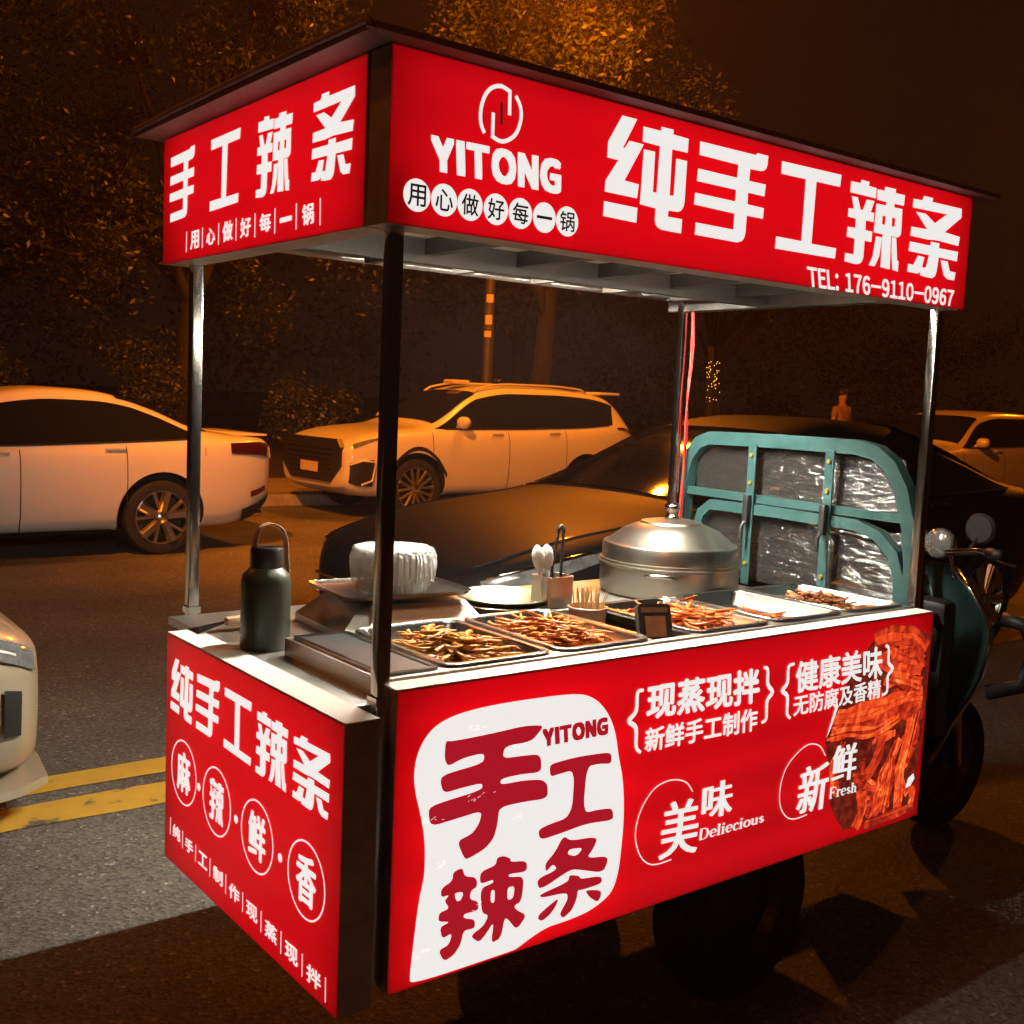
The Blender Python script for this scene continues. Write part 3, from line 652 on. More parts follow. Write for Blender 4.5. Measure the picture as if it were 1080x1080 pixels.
for x in (-.118, 1.868): B().tube([(x, y, z-.002) for y, z in ys[1:-1]], .007, 8).obj('roof_edge_pipe', 'roof', ro, True)
# led lamp under the ceiling, tucked behind the middle batten
b = B().box((.5,.672,1.880),(1.41,.706,1.9045)); lo = b.obj('lamp_holder', 'white_pl', cart)
B().tube([(.51,.689,1.870),(1.4,.689,1.870)], .009, 8).obj('lamp_tube', 'led', lo)
B().tube([(.1,.2,1.874),(1.66,.2,1.874)], .006, 8).obj('lamp_tube', 'led_soft', B().box((.09,.19,1.881),(1.67,.21,1.9045)).obj('lamp_holder', 'white_pl', cart))  # unseen second tube, added to brighten the ceiling
# cab frame of the tricycle
XT = 1.79
def loop(pts, r): return B().tube([(XT, y, z) for y, z in pts], r, 4, ph=PI/4)
outer = [(1.005,.955),(1.008,1.15),(.995,1.29),(.975,1.355),(.935,1.402),(.885,1.421),(.6,1.425),(.303,1.424),(.235,1.412),(.18,1.375),(.14,1.31),(.105,1.2),(.09,1.1),(.085,.955)]
fr = loop(outer, .031).obj('cab_frame', 'teal', cart, 30)
b = B().tube([(XT-.004, y, z) for y, z in [(.925,.955),(.925,1.1),(.905,1.165),(.865,1.196),(.6,1.198),(.285,1.192),(.21,1.17),(.15,1.12),(.125,1.05),(.12,.955)]], .024, 4, ph=PI/4)
b.obj('window_frame', 'teal', fr, 30)
b = B().bar((XT-.002,.985,1.236),(XT-.002,.125,1.226),.022,.026); b.obj('cross_bar', 'teal', fr)
for y in (.688,.386):
    st = B().box((XT-.028,y-.016,.95),(XT-.022,y+.016,1.41),.001).obj('strap', 'teal', fr)
    b = B().box((XT-.05,y-.011,1.15),(XT-.029,y+.011,1.245),.004)
    b.tube([(XT-.045,y,1.16),(XT-.062,y,1.14),(XT-.06,y,1.1)], .006, 6); b.obj('latch', 'black', fr, 40)
    for z in (1.375,1.285,1.02): B().lathe([(0,-.006),(.006,-.006),(.008,-.001),(.008,0)], (XT-.029, y, z), 10, 'x').obj('bolt', 'bolt', fr)
def film(ya, yb, za, zb, nm, rnd):
    b = B(); nx, nz = 40, 20; vs = []
    for i in range(nx+1):
        for j in range(nz+1):
            u, v = i/nx, j/nz
            e = min(1, 8*min(u, 1-u, v, 1-v))
            w = .0015*math.sin(23*v+5*math.sin(7*u+rnd))+.001*math.sin(50*v+17*u+rnd)+.001*math.sin(31*u-11*v)
            vs.append((XT+.012+w*e, lerp(ya, yb, u), lerp(za, zb, v)))
    fs = [(i*(nz+1)+j, i*(nz+1)+j+1, (i+1)*(nz+1)+j+1, (i+1)*(nz+1)+j) for i in range(nx) for j in range(nz)]
    b.add(vs, fs); b.obj(nm, 'film', fr, True)
film(.96, .15, 1.235, 1.395, 'window_film', 0.); film(.9, .14, .96, 1.18, 'window_film', 2.)
# tricycle: chassis, wheels, seat, cowl, handlebar
b = B().bar((.1,.3,.36),(2.2,.3,.36),.06,.08).bar((.1,.72,.36),(2.2,.72,.36),.06,.08).bar((1.12,.14,.25),(1.12,.86,.25),.05)
b.bar((2.2,.32,.36),(2.2,.7,.36),.05).bar((2.2,.51,.36),(2.62,.51,.42),.06)
b.obj('chassis', 'bed', cart)
def cart_wheel(x, y, r):
    t = B().lathe([(r*.62,-.045),(r*.8,-.055),(r*.95,-.05),(r,-.03),(r,.03),(r*.95,.05),(r*.8,.055),(r*.62,.045)], (x,y,r), 36, 'y').obj('wheel', 'rubber', cart, 50)
    q = B().lathe([(.001,-.03),(.04,-.04),(.06,-.03),(r*.5,-.02),(r*.58,-.045),(r*.63,-.046),(r*.63,.046),(.001,.046)], (x,y,r), 30, 'y')
    q.obj('rim', 'black', t, 40)
cart_wheel(1.12,.12,.25); cart_wheel(1.12,.88,.25); cart_wheel(2.72,.51,.25)
B().box((1.9,.26,.66),(2.22,.76,.74),.03).obj('seat', 'black', cart, 40)
B().box((1.92,.3,.40),(2.2,.72,.655),.01).obj('seat_base', 'teal', cart)
b = B()                                             # leg shield / front cowl, curved in plan, flared lower down
nu, nz = 16, 12; vs = []; T = []
hw = keyed([(.34,.17),(.5,.24),(.7,.33),(.82,.34),(.92,.28),(1.0,.2)])
for k_ in (0, 1):
    for i in range(nu+1):
        for j in range(nz+1):
            z = lerp(.34, 1.0, j/nz); a = lerp(-1, 1, i/nu); w = hw(z)
            vs.append((2.58 - .20*abs(a)**2.2 + .05*(z-.34) - .012*k_, .51 + a*w*(1-.03*k_), z))
N_ = (nu+1)*(nz+1)
idx = lambda k_, i, j: k_*N_ + i*(nz+1) + j
fs = []
for i in range(nu):
    for j in range(nz):
        fs.append((idx(0,i,j), idx(0,i+1,j), idx(0,i+1,j+1), idx(0,i,j+1))); fs.append((idx(1,i,j+1), idx(1,i+1,j+1), idx(1,i+1,j), idx(1,i,j)))
for i in range(nu): fs += [(idx(0,i,nz), idx(0,i+1,nz), idx(1,i+1,nz), idx(1,i,nz)), (idx(0,i+1,0), idx(0,i,0), idx(1,i,0), idx(1,i+1,0))]
for j in range(nz): fs += [(idx(0,0,j), idx(0,0,j+1), idx(1,0,j+1), idx(1,0,j)), (idx(0,nu,j+1), idx(0,nu,j), idx(1,nu,j), idx(1,nu,j+1))]
b.add(vs, fs); cw = b.obj('front_cowl', 'teal_dark', cart, 60)
b = B(); b.tube([(2.58-.2+.05*(z-.34)-.004, .51-hw(z), z) for z in [.34+.055*i for i in range(13)]], .008, 6); b.obj('cowl_trim', 'chrome', cw, True)
B().box((2.28,.27,.45),(2.37,.75,.92),.03).obj('storage_panel', 'black', cart, 40)
b = B().tube([(2.5,.51,.95),(2.47,.51,1.06)], .018, 10)
b.tube([(2.36,.15,1.09),(2.42,.25,1.085),(2.47,.4,1.06),(2.47,.62,1.06),(2.42,.77,1.085),(2.36,.87,1.09)], .012, 8)
hb = b.obj('handlebar', 'chrome', cart, True)
for y in (.13,.89): B().tube([(2.35,y-.0,1.09),(2.37,y+(.06 if y<.5 else -.06),1.09)], .018, 10).obj('grip', 'black', hb, True)
for y in (.43,.53):
    B().lathe([(.001,.0),(.045,.004),(.052,.012),(.055,.03),(.05,.05),(.03,.07),(.001,.075)], (2.455, y, 1.085), 20, 'x').obj('gauge', 'headlight', hb, True)
b = B().tube([(2.44,.3,1.075),(2.45,.285,1.11),(2.46,.275,1.14)], .006, 6)
b.lathe([(.001,-.008),(.045,-.008),(.054,0),(.05,.014),(.001,.02)], (2.46,.275,1.155), 20, 'x'); b.obj('mirror', 'black', hb, 40)
b = B().tube([(2.40,.22,1.085),(2.41,.16,1.06),(2.42,.12,1.055)], .006, 6).obj('brake_lever', 'chrome', hb, True)
b = B().tube([(2.44,.36,1.05),(2.42,.33,.99),(2.40,.32,.985)], .007, 6)
b.obj('brake_lever', 'chrome', hb, True)
b = B().tube([(2.42,.18,.62),(2.45,.08,.66),(2.47,.055,.78),(2.46,.09,.86),(2.44,.16,.87)], .026, 10); b.obj('crash_bar', 'black', cart, True)
b = B().tube([(2.0,.22,.72),(2.0,.2,.85),(2.02,.2,.9),(2.1,.2,.9),(2.13,.2,.86),(2.14,.22,.72)], .016, 8); b.obj('seat_rail', 'black', cart, True)
b = B()
for y in (.44,.58): b.tube([(2.66,y,.72),(2.72,y,.25)], .022, 10)
b.tube([(2.5,.51,.95),(2.66,.51,.70)], .03, 10).tube([(2.66,.42,.72),(2.66,.6,.72)], .02, 8)
b.obj('fork', 'chrome', cart, True)
pts = [(2.72+.29*math.cos(a), .29*math.sin(a)+.26) for a in [rad(62+12*i) for i in range(10)]]
b = B()
for (xa, za), (xb, zb) in zip(pts, pts[1:]): b.add([(xa,.44,za),(xb,.44,zb),(xb,.58,zb),(xa,.58,za),(xa,.44,za+.006),(xb,.44,zb+.006),(xb,.58,zb+.006),(xa,.58,za+.006)], [(0,1,2,3),(7,6,5,4),(0,4,5,1),(2,6,7,3)])
b.obj('mudguard', 'teal_dark', cart)

# ------------------------------------------------------------------ cables on the rear post
b = B().tube(dense([(1.748,.975,1.87),(1.75,.972,1.7),(1.742,.97,1.55),(1.75,.972,1.4),(1.738,.97,1.22),(1.74,.975,1.05),(1.745,.97,.95)], 5), .0045, 6)
b.tube(dense([(1.745,.97,1.868),(1.755,.968,1.72),(1.736,.966,1.5),(1.742,.969,1.3),(1.747,.972,1.1),(1.735,.962,.95)], 5), .0035, 6)
single(b, 'power_cable', 'cable', (1.745,.97,.95), 'twisted red power cable hanging down the rear right cart post', 'cable', smooth=True)
b = B().tube(dense([(1.7,.97,1.86),(1.62,.94,1.872),(1.5,.9,1.876),(1.42,.88,1.868),(1.36,.83,1.878)], 5), .004, 6)
single(b, 'lamp_cable', 'black_cable', (1.6,.94,1.87), 'black lamp wire looped below the canopy rear corner', 'cable', smooth=True)

# ------------------------------------------------------------------ trays and food
def rrect(x0, y0, x1, y1, r, z, n=5):
    out = []
    for cx, cy, a0 in ((x1-r,y0+r,-90),(x1-r,y1-r,0),(x0+r,y1-r,90),(x0+r,y0+r,180)):
        for i in range(n+1):
            a = rad(a0+90*i/n); out.append((cx+r*math.cos(a), cy+r*math.sin(a), z))
    return out
def loops(b, ls, cap0=False, cap1=True):
    n = len(ls[0]); vs = [p for l in ls for p in l]; fs = []
    for i in range(len(ls)-1):
        for j in range(n): fs.append((i*n+j, i*n+(j+1)%n, (i+1)*n+(j+1)%n, (i+1)*n+j))
    if cap1: fs.append(tuple((len(ls)-1)*n+j for j in range(n)))
    if cap0: fs.append(tuple(range(n))[::-1])
    return b.add(vs, fs)
def tray(x0, x1, label, y0=.082, y1=.467, m='steel_pan'):
    cx, cy = (x0+x1)/2, (y0+y1)/2; zb = .9465; zt = .9905
    t = thing('food_tray', (cx, cy, zb), label, 'tray', 'steel food trays along the counter')
    b = B(); loops(b, [rrect(x0,y0,x1,y1,.035,zt-.004), rrect(x0,y0,x1,y1,.035,zt), rrect(x0+.013,y0+.013,x1-.013,y1-.013,.026,zt), rrect(x0+.016,y0+.016,x1-.016,y1-.016,.025,zt-.004), rrect(x0+.026,y0+.026,x1-.026,y1-.026,.03,zb+.006), rrect(x0+.034,y0+.034,x1-.034,y1-.034,.028,zb+.001)], False, True)
    b.obj('basin', m, t, 50)
    b = B(); b.tube([p for p in rrect(x0,y0,x1,y1,.035,zt-.002)], .003, 6, True); b.obj('rolled_rim', 'steel_bright', t, True)
    return t
def heap(cx, cy, rx, ry, h, n, m, label, L=(.05,.11), w=(.007,.014), curl=.5):
    b = B()
    for i in range(n):
        k = i/n
        a = R.uniform(0, 2*PI); rr = math.sqrt(R.random())*(1-.25*k)
        x, y = cx+rx*rr*math.cos(a), cy+ry*rr*math.sin(a)
        z = .953 + h*(1-rr*rr)*(.15+.85*k)
        l = R.uniform(*L); ww = R.uniform(*w); th = R.uniform(0, 2*PI); c = R.uniform(-curl, curl)/.04
        pts = []; p = Vector((x, y, z)); d = th; zz = R.uniform(-.15,.15); ns = 9
        for s in range(ns):
            pts.append(p.copy()); p += Vector((math.cos(d), math.sin(d), zz+.25*math.sin(s*1.2+i)*.6))*l/ns; d += c*l/ns
        for q in pts:
            q.x = min(max(q.x, cx-rx*1.08), cx+rx*1.08); q.y = min(max(q.y, cy-ry*1.08), cy+ry*1.08); q.z = max(q.z, .9505)
        mid = sum(pts, Vector())/ns
        tw = R.uniform(-1.2,1.2); vs = []
        for s, q in enumerate(pts):
            t = (pts[min(s+1,ns-1)]-pts[max(s-1,0)]).normalized() if (pts[min(s+1,ns-1)]-pts[max(s-1,0)]).length > 1e-6 else Vector((1,0,0))
            sd = t.cross(Vector((0,0,1))); sd = sd.normalized() if sd.length > 1e-4 else Vector((0,1,0)); up = sd.cross(t)
            ang = tw*(.4+s/ns); e1 = sd*math.cos(ang)+up*math.sin(ang); e2 = up*math.cos(ang)-sd*math.sin(ang)
            wf = ww/2*(.5 if s in (0, ns-1) else 1)*(1+.18*math.sin(i+s*1.3))
            vs += [q+e1*wf, q+e1*wf*.5+e2*wf*.42, q-e1*wf*.5+e2*wf*.42, q-e1*wf, q-e1*wf*.5-e2*wf*.42, q+e1*wf*.5-e2*wf*.42]
        fs = [(6*s+j, 6*s+(j+1)%6, 6*s+6+(j+1)%6, 6*s+6+j) for s in range(ns-1) for j in range(6)] + [(5,4,3,2,1,0), tuple(6*(ns-1)+j for j in range(6))]
        b.add(vs, fs)
    o = single(b, 'food_heap', m, (cx, cy, .95), label, 'food', 'heaps of braised strips in the trays', True)
    return o
M['food_tan'] = strip_mat('tan_strips', [(0,(.22,.05,.003)),(.4,(.52,.18,.012)),(.75,(.64,.29,.03)),(1,(.7,.42,.09))], .45)
M['food_orange'] = strip_mat('orange_strips', [(0,(.24,.035,.002)),(.4,(.56,.13,.005)),(.75,(.68,.21,.01)),(1,(.72,.32,.03))], .45)
M['food_red'] = strip_mat('red_brown_strips', [(0,(.2,.02,.002)),(.45,(.52,.085,.004)),(.8,(.64,.16,.01)),(1,(.68,.26,.03))], .45)
M['food_dark'] = strip_mat('dark_strips', [(0,(.04,.015,.006)),(.45,(.2,.06,.02)),(.8,(.4,.16,.06)),(1,(.55,.32,.14))], .35)
t0 = thing('covered_tray', (.085,.272,.9465), 'narrow tray covered by a flat black lid at left end of the tray row', 'tray')
b = B(); loops(b, [rrect(.018,.084,.152,.465,.012,.9465), rrect(.018,.084,.152,.465,.012,.9895), rrect(.03,.096,.14,.453,.008,.9895), rrect(.03,.096,.14,.453,.008,.986)], True, False); b.obj('rim', 'steel_bright', t0)
b = B().box((.0305,.0965,.983),(.1395,.4525,.9868)); b.obj('lid', 'lid_black', t0)
tray(.165,.445, 'steel tray nearest the black lidded tray, with wide tan food strips')
tray(.466,.740, 'steel tray of orange strips just left of the little orange payment device')
tray(.887,1.165, 'steel tray of long reddish strips just right of the payment device')
tray(1.192,1.465, 'nearly empty shiny steel tray in front of the steamer pot')
tray(1.487,1.752, 'steel tray of dark brown strips beside the teal cab frame')
heap(.305,.262,.102,.155,.055,330,'food_tan','heap of wide tan gluten strips in the tray beside the black lid',(.06,.12),(.008,.0135),1.5)
heap(.602,.265,.1,.155,.06,340,'food_orange','heap of thin orange strips in the tray left of the payment device',(.07,.14),(.006,.010),1.6)
heap(1.03,.265,.1,.15,.055,260,'food_red','heap of long curling orange red strips right of the payment device',(.09,.16),(.006,.010),1.6)
heap(1.30,.24,.07,.085,.022,55,'food_red','small flat remainder of strips in the nearly empty tray',(.05,.09),(.006,.011),.5)
heap(1.62,.275,.095,.145,.045,230,'food_dark','heap of dark brown mixed strips in the tray beside the cab frame',(.03,.07),(.008,.015),.4)

# ------------------------------------------------------------------ things on the counter
ZD = .9445
# steamer pot
px, py = 1.43, .71
pt = thing('steamer_pot', (px, py, ZD), 'large stainless steel steamer pot with domed lid and knob', 'pot')
r = .215
b = B().lathe([(.001,0),(r-.02,0),(r-.004,.006),(r,.02),(r,.088),(r+.008,.092),(r+.009,.097),(r+.002,.1),(r-.006,.1),(r-.006,.03),(.001,.03)], (px,py,ZD), 64)
pb = b.obj('pot_body', 'steel_satin', pt, 40)
for s in (rad(218), rad(38)):
    c = Vector((px+(r+.005)*math.cos(s), py+(r+.005)*math.sin(s), ZD+.075)); d = Vector((math.cos(s), math.sin(s), 0)); e = Vector((-d.y, d.x, 0))
    B().tube(dense([c-e*.045, c-e*.04+d*.03+Vector((0,0,.006)), c-e*.02+d*.045+Vector((0,0,.01)), c+e*.02+d*.045+Vector((0,0,.01)), c+e*.04+d*.03+Vector((0,0,.006)), c+e*.045], 4), .006, 8).obj('handle', 'steel_bright', pb, True)
r2 = r-.004
b = B().lathe([(r2+.006,.1005),(r2+.007,.106),(r2,.108),(r2,.15),(r2-.004,.156),(r2-.02,.162),(.15,.195),(.105,.214),(.098,.216),(.094,.222),(.06,.228),(.001,.23)], (px,py,ZD), 64)
ld = b.obj('lid', 'steel_satin', pt, 35)
B().lathe([(.001,.2305),(.022,.2305),(.024,.236),(.014,.242),(.012,.25),(.022,.256),(.026,.266),(.022,.276),(.001,.28)], (px,py,ZD), 28).obj('knob', 'chrome', ld, True)
# wide bowls
cx, cy = .70, .605
wb = B().lathe([(.001,.004),(.07,.004),(.105,.03),(.122,.043),(.126,.045),(.128,.048),(.125,.05),(.12,.047),(.103,.036),(.07,.011),(.001,.01)], (cx,cy,ZD-.003), 56)
single(wb, 'bowl', 'bowl_metal', (cx,cy,ZD), 'lower wide steel bowl of the nested pair behind the trays', 'bowl', smooth=40)
wb = B().lathe([(.001,.014),(.066,.014),(.1,.04),(.12,.056),(.124,.058),(.126,.061),(.122,.064),(.117,.06),(.098,.046),(.066,.021),(.001,.02)], (cx+.002,cy,ZD), 56)
single(wb, 'bowl', 'bowl_metal', (cx,cy,ZD+.014), 'upper wide steel bowl nested in another bowl behind the trays', 'bowl', smooth=40)
# utensil cup, spoons, tongs
ux, uy = .805, .529
b = B(); loops(b, [rrect(ux-.045,uy-.04,ux+.045,uy+.04,.012,ZD+.0005), rrect(ux-.045,uy-.04,ux+.045,uy+.04,.012,ZD+.12), rrect(ux-.042,uy-.037,ux+.042,uy+.037,.011,ZD+.12), rrect(ux-.042,uy-.037,ux+.042,uy+.037,.011,ZD+.004)], True, True)
single(b, 'utensil_cup', 'steel', (ux,uy,ZD), 'square stainless steel cup holding spoons and tongs', 'cup', smooth=40)
def spoon(x, y, dx, dy, label):
    b = B(); p0 = Vector((x, y, ZD+.008)); p1 = Vector((x+dx, y+dy, ZD+.205)); t = (p1-p0).normalized()
    b.tube([p0, lerp(p0, p1, .5), lerp(p0, p1, .68)], [.004,.004,.006], 8)
    b.tube([lerp(p0, p1, s) for s in (.66,.72,.8,.88,.95,1)], [.006,.013,.0165,.0165,.012,.003], 10)
    single(b, 'spoon', 'white_pl', tuple(p0), label, 'spoon', 'serving spoons in the steel cup', True)
spoon(ux-.03, uy-.014, -.04, .0, 'white serving spoon leaning furthest left in the utensil cup')
spoon(ux-.012, uy-.01, -.022, .0, 'white serving spoon standing between the other spoon and the tongs')
b = B()
for s in (-1, 1): b.tube(dense([(ux+.018+s*.016,uy+.01,ZD+.01),(ux+.022+s*.015,uy+.01,ZD+.15),(ux+.03+s*.009,uy+.01,ZD+.23)],4), .0042, 8)
b.tube(dense([(ux+.021,uy+.01,ZD+.23),(ux+.022,uy+.01,ZD+.241),(ux+.03,uy+.01,ZD+.248),(ux+.038,uy+.01,ZD+.241),(ux+.039,uy+.01,ZD+.23)],3), .0055, 8)
single(b, 'tongs', 'black', (ux+.02,uy+.01,ZD+.01), 'dark metal tongs standing closed in the utensil cup', 'tongs', smooth=True)
# skewers in a tub
sx, sy = .815, .395
b = B().lathe([(.001,.001),(.04,.001),(.046,.01),(.05,.055),(.052,.058),(.049,.06),(.046,.055),(.042,.012),(.001,.008)], (sx,sy,ZD), 32)
single(b, 'skewer_tub', 'tub', (sx,sy,ZD), 'small round brown tub filled with bamboo skewers', 'tub', smooth=40)
b = B().tube([(0,0,0),(0,0,.085),(0,0,.1)], [.0017,.0017,.0004], 5)
sk = single(b, 'skewer', 'bamboo', (0,0,0), 'thin bamboo skewer standing in the brown tub', 'skewer', 'bamboo skewers in the brown tub')
for i in range(38):
    s = sk if i == 0 else sk.copy()
    if i: col.objects.link(s)
    a = R.uniform(0, 2*PI); rr = .03*math.sqrt(R.random())
    s.location = (sx+rr*math.cos(a), sy+rr*math.sin(a), ZD+.0085); s.rotation_euler = (R.uniform(-.22,.22)-rr*3*math.sin(a), R.uniform(-.15,.15)+rr*3*math.cos(a), 0)
# payment device
pd = thing('payment_device', (.812,.14,.945), 'small dark payment device with plain orange card, leaning back between two trays', 'payment device')
def pdv(u, v, o):                                   # tilted slab: u across, v up the face, o outwards
    ca, sa = math.cos(rad(35)), math.sin(rad(35)); yaw = rad(-22)
    y, z = v*math.sin(rad(22)) - o*math.cos(rad(22)), v*math.cos(rad(22)) + o*math.sin(rad(22))
    return Vector((.812 + u*math.cos(yaw) - y*math.sin(yaw), .14 + u*math.sin(yaw) + y*math.cos(yaw), .945 + z + .006))
b = B(); b.prism([(-.042,.0),(.042,0),(.042,.095),(.036,.102),(-.036,.102),(-.042,.095)], pdv, -.016, .006); b.obj('case', 'dark_card', pd)
b = B(); b.prism([(-.026,.022),(.026,.022),(.026,.072),(-.026,.072)], pdv, .006, .008); b.obj('card', 'card', pd)
b = B(); b.prism([(-.034,.081),(.034,.081),(.034,.093),(-.034,.093)], pdv, .006, .0075); b.obj('header_strip', 'tub', pd)
# price scale with tray and bagged bowl
sc = thing('weighing_scale', (.38,.66,ZD), 'silver weighing scale with square steel platform and dark display front', 'scale')
def P2(p, z): a = rad(-5); return (.38+(p[0])*math.cos(a)-p[1]*math.sin(a), .66+p[0]*math.sin(a)+p[1]*math.cos(a), z)
b = B()
lo_ = [(-.19,-.15),(.20,-.15),(.20,.14),(-.19,.14)]; hi_ = [(-.12,-.09),(.17,-.09),(.17,.12),(-.12,.12)]
loops(b, [[P2(p, ZD+.001) for p in lo_], [P2(p, ZD+.02) for p in lo_], [P2(p, ZD+.07) for p in hi_]], True, True); b.obj('housing', 'steel_dull', sc)
b = B(); b.add([P2((-.12,-.147),ZD+.026), P2((.17,-.147),ZD+.026), P2((.15,-.1),ZD+.062), P2((-.1,-.1),ZD+.062)], [(0,1,2,3)])
b.v = [v + Vector((0,-.004,.004)) for v in b.v]; b.obj('display', 'tub', sc)
B().lathe([(.001,0),(.03,0),(.03,.016),(.001,.016)], P2((.02,.02), ZD+.0705), 20).obj('platform_stem', 'black', sc, 40)
zt = ZD+.087
b = B(); Tq = lambda s, z: [P2((x, y), z) for x, y, _ in rrect(-.155-s,-.115-s,.17+s,.13+s,.03,0)]
loops(b, [Tq(0,zt), Tq(.004,zt+.003), Tq(.01,zt+.012), Tq(.012,zt+.0125), Tq(.007,zt+.010), Tq(-.002,zt+.004)], True, True); b.obj('platform', 'steel_pan', sc, 40)
zb2 = zt+.005
bx, by = .385, .65
bg = thing('wrapped_bowl', (bx,by,zb2), 'white bowl wrapped in a crinkled plastic bag on the scale', 'bowl')
B().lathe([(.001,.001),(.06,.001),(.074,.03),(.082,.09),(.084,.094),(.078,.09),(.07,.03),(.001,.006)], (bx,by,zb2), 40).obj('bowl_body', 'white_pl', bg, 50)
from mathutils import noise as NZ
def crumple(p, s, a): return a*(NZ.noise(p*s) + .6*(.5-abs(NZ.noise(p*s*2.1+Vector((5,1,2))))) + .3*NZ.noise(p*s*5.1))
def bag_skin(name, prof, k0, amp, hem=0.):
    b = B(); nA = 170; pr = dense(prof, 5); vs = []; fs = []
    for i, (rr, z) in enumerate(pr):
        for j in range(nA):
            a = 2*PI*j/nA; ca, sa = math.cos(a), math.sin(a); e = min(1, rr/.05)
            fold = NZ.noise(Vector((ca*9, sa*9, k0))) + .5*NZ.noise(Vector((ca*21, sa*21, z*14+k0)))   # folds run down the sides
            d = (amp*fold + crumple(Vector((rr*ca, rr*sa, z+k0)), 40, amp*.45))*e
            vs.append((bx+(rr+d)*ca, by+(rr+d)*sa, zb2+max(.001, z+d*.35+hem*(i/len(pr))**2*NZ.noise(Vector((ca*3, sa*3, 7))))))
    n = len(pr)
    for i in range(n-1):
        for j in range(nA): fs.append((i*nA+j, i*nA+(j+1)%nA, (i+1)*nA+(j+1)%nA, (i+1)*nA+j))
    b.add(vs, fs); return b.obj(name, 'bag', bg, 30)
bag_skin('bag', [(.08,.0),(.086,.01),(.089,.05),(.094,.09),(.098,.1),(.094,.108),(.08,.1085),(.05,.107),(.02,.106),(.002,.106)], 0, .0045)
bag_skin('bag_skirt', [(.1,.101),(.105,.085),(.107,.065),(.105,.045),(.101,.03)], 3, .006, .05)
# thermos
tx, ty = .006, .572
th = thing('thermos_flask', (tx,ty,ZD), 'tall dark green thermos flask with tan carrying loop', 'flask')
b = B().lathe([(.001,.0005),(.053,.0005),(.055,.004),(.055,.15),(.052,.165),(.04,.178),(.036,.182),(.001,.182)], (tx,ty,ZD), 40); b.obj('flask_body', 'thermos', th, 40)
b = B().lathe([(.034,.1825),(.036,.186),(.036,.222),(.033,.228),(.001,.229)], (tx,ty,ZD), 32); b.obj('cap', 'black', th, 40)
b = B(); pts = dense([(tx+.049,ty-.004,ZD+.17),(tx+.045,ty-.004,ZD+.2),(tx+.042,ty-.003,ZD+.245),(tx+.03,ty-.002,ZD+.268),(tx+.008,ty,ZD+.278),(tx-.014,ty+.002,ZD+.268),(tx-.024,ty+.003,ZD+.245),(tx-.026,ty+.003,ZD+.222)], 4)
vs = []
for q in pts: vs += [(q[0], q[1]-.011, q[2]), (q[0], q[1]+.011, q[2])]
c_ = Vector((tx+.01, ty, ZD+.2))
vs2 = [tuple(Vector(v) + Vector(((v[0]-c_.x), 0, (v[2]-c_.z))).normalized()*.003) for v in vs]
n = len(pts); b.add(vs + vs2, [(2*i, 2*i+1, 2*i+3, 2*i+2) for i in range(n-1)] + [(2*n+2*i+2, 2*n+2*i+3, 2*n+2*i+1, 2*n+2*i) for i in range(n-1)] + [(2*i, 2*i+2, 2*n+2*i+2, 2*n+2*i) for i in range(n-1)] + [(2*n+2*i+1, 2*n+2*i+3, 2*i+3, 2*i+1) for i in range(n-1)])
b.obj('carry_loop', 'strap', th, True)
# scraper beside the thermos
kn = thing('scraper', (-.0,.77,ZD), 'short scraper with tan handle lying behind the green thermos', 'scraper')
B().box((-.005,.752,ZD+.0105),(.06,.782,ZD+.034),.008).obj('handle', 'strap', kn, 40)
b = B(); b.add([(-.005,.757,ZD+.02),(-.005,.777,ZD+.02),(-.085,.80,ZD+.004),(-.085,.735,ZD+.004),(-.005,.757,ZD+.022),(-.005,.777,ZD+.022),(-.085,.80,ZD+.006),(-.085,.735,ZD+.006)], [(0,3,2,1),(4,5,6,7),(0,1,5,4),(1,2,6,5),(2,3,7,6),(3,0,4,7)])
b.obj('blade', 'steel_bright', kn)
# ------------------------------------------------------------------ ground, road markings, kerb
def sheet(x0, y0, x1, y1, z, name, m, kind='structure'):
    b = B().add([(x0,y0,z),(x1,y0,z),(x1,y1,z),(x0,y1,z)], [(0,1,2,3)])
    o = b.obj(name, m); o['kind'] = kind; return o
sheet(-400,-400,400,400,0,'road','asphalt')
def worn(x0, x1, y0, y1):
    n = 160; b = B(); lo, hi = [], []
    for i in range(n+1):
        x = lerp(x0, x1, i/n); lo.append((x, y0+R.uniform(-.008,.008), .004)); hi.append((x, y1+R.uniform(-.008,.008), .004))
    b.add(lo+hi, [(i, i+1, n+2+i, n+1+i) for i in range(n)]); o = b.obj('road_marking', 'paint_yellow'); o['kind'] = 'structure'
worn(-14, 24, 2.155, 2.365); worn(-14, 24, 2.475, 2.645)
o = B().box((-60,11.55,0),(90,11.72,.15),.015).obj('kerb', 'kerb'); o['kind'] = 'structure'
o = B().box((-60,11.722,.0),(90,14.2,.146)).obj('pavement', 'paving'); o['kind'] = 'structure'
o = B().box((-60,14.202,.0),(90,60,.12)).obj('verge', 'soil'); o['kind'] = 'structure'

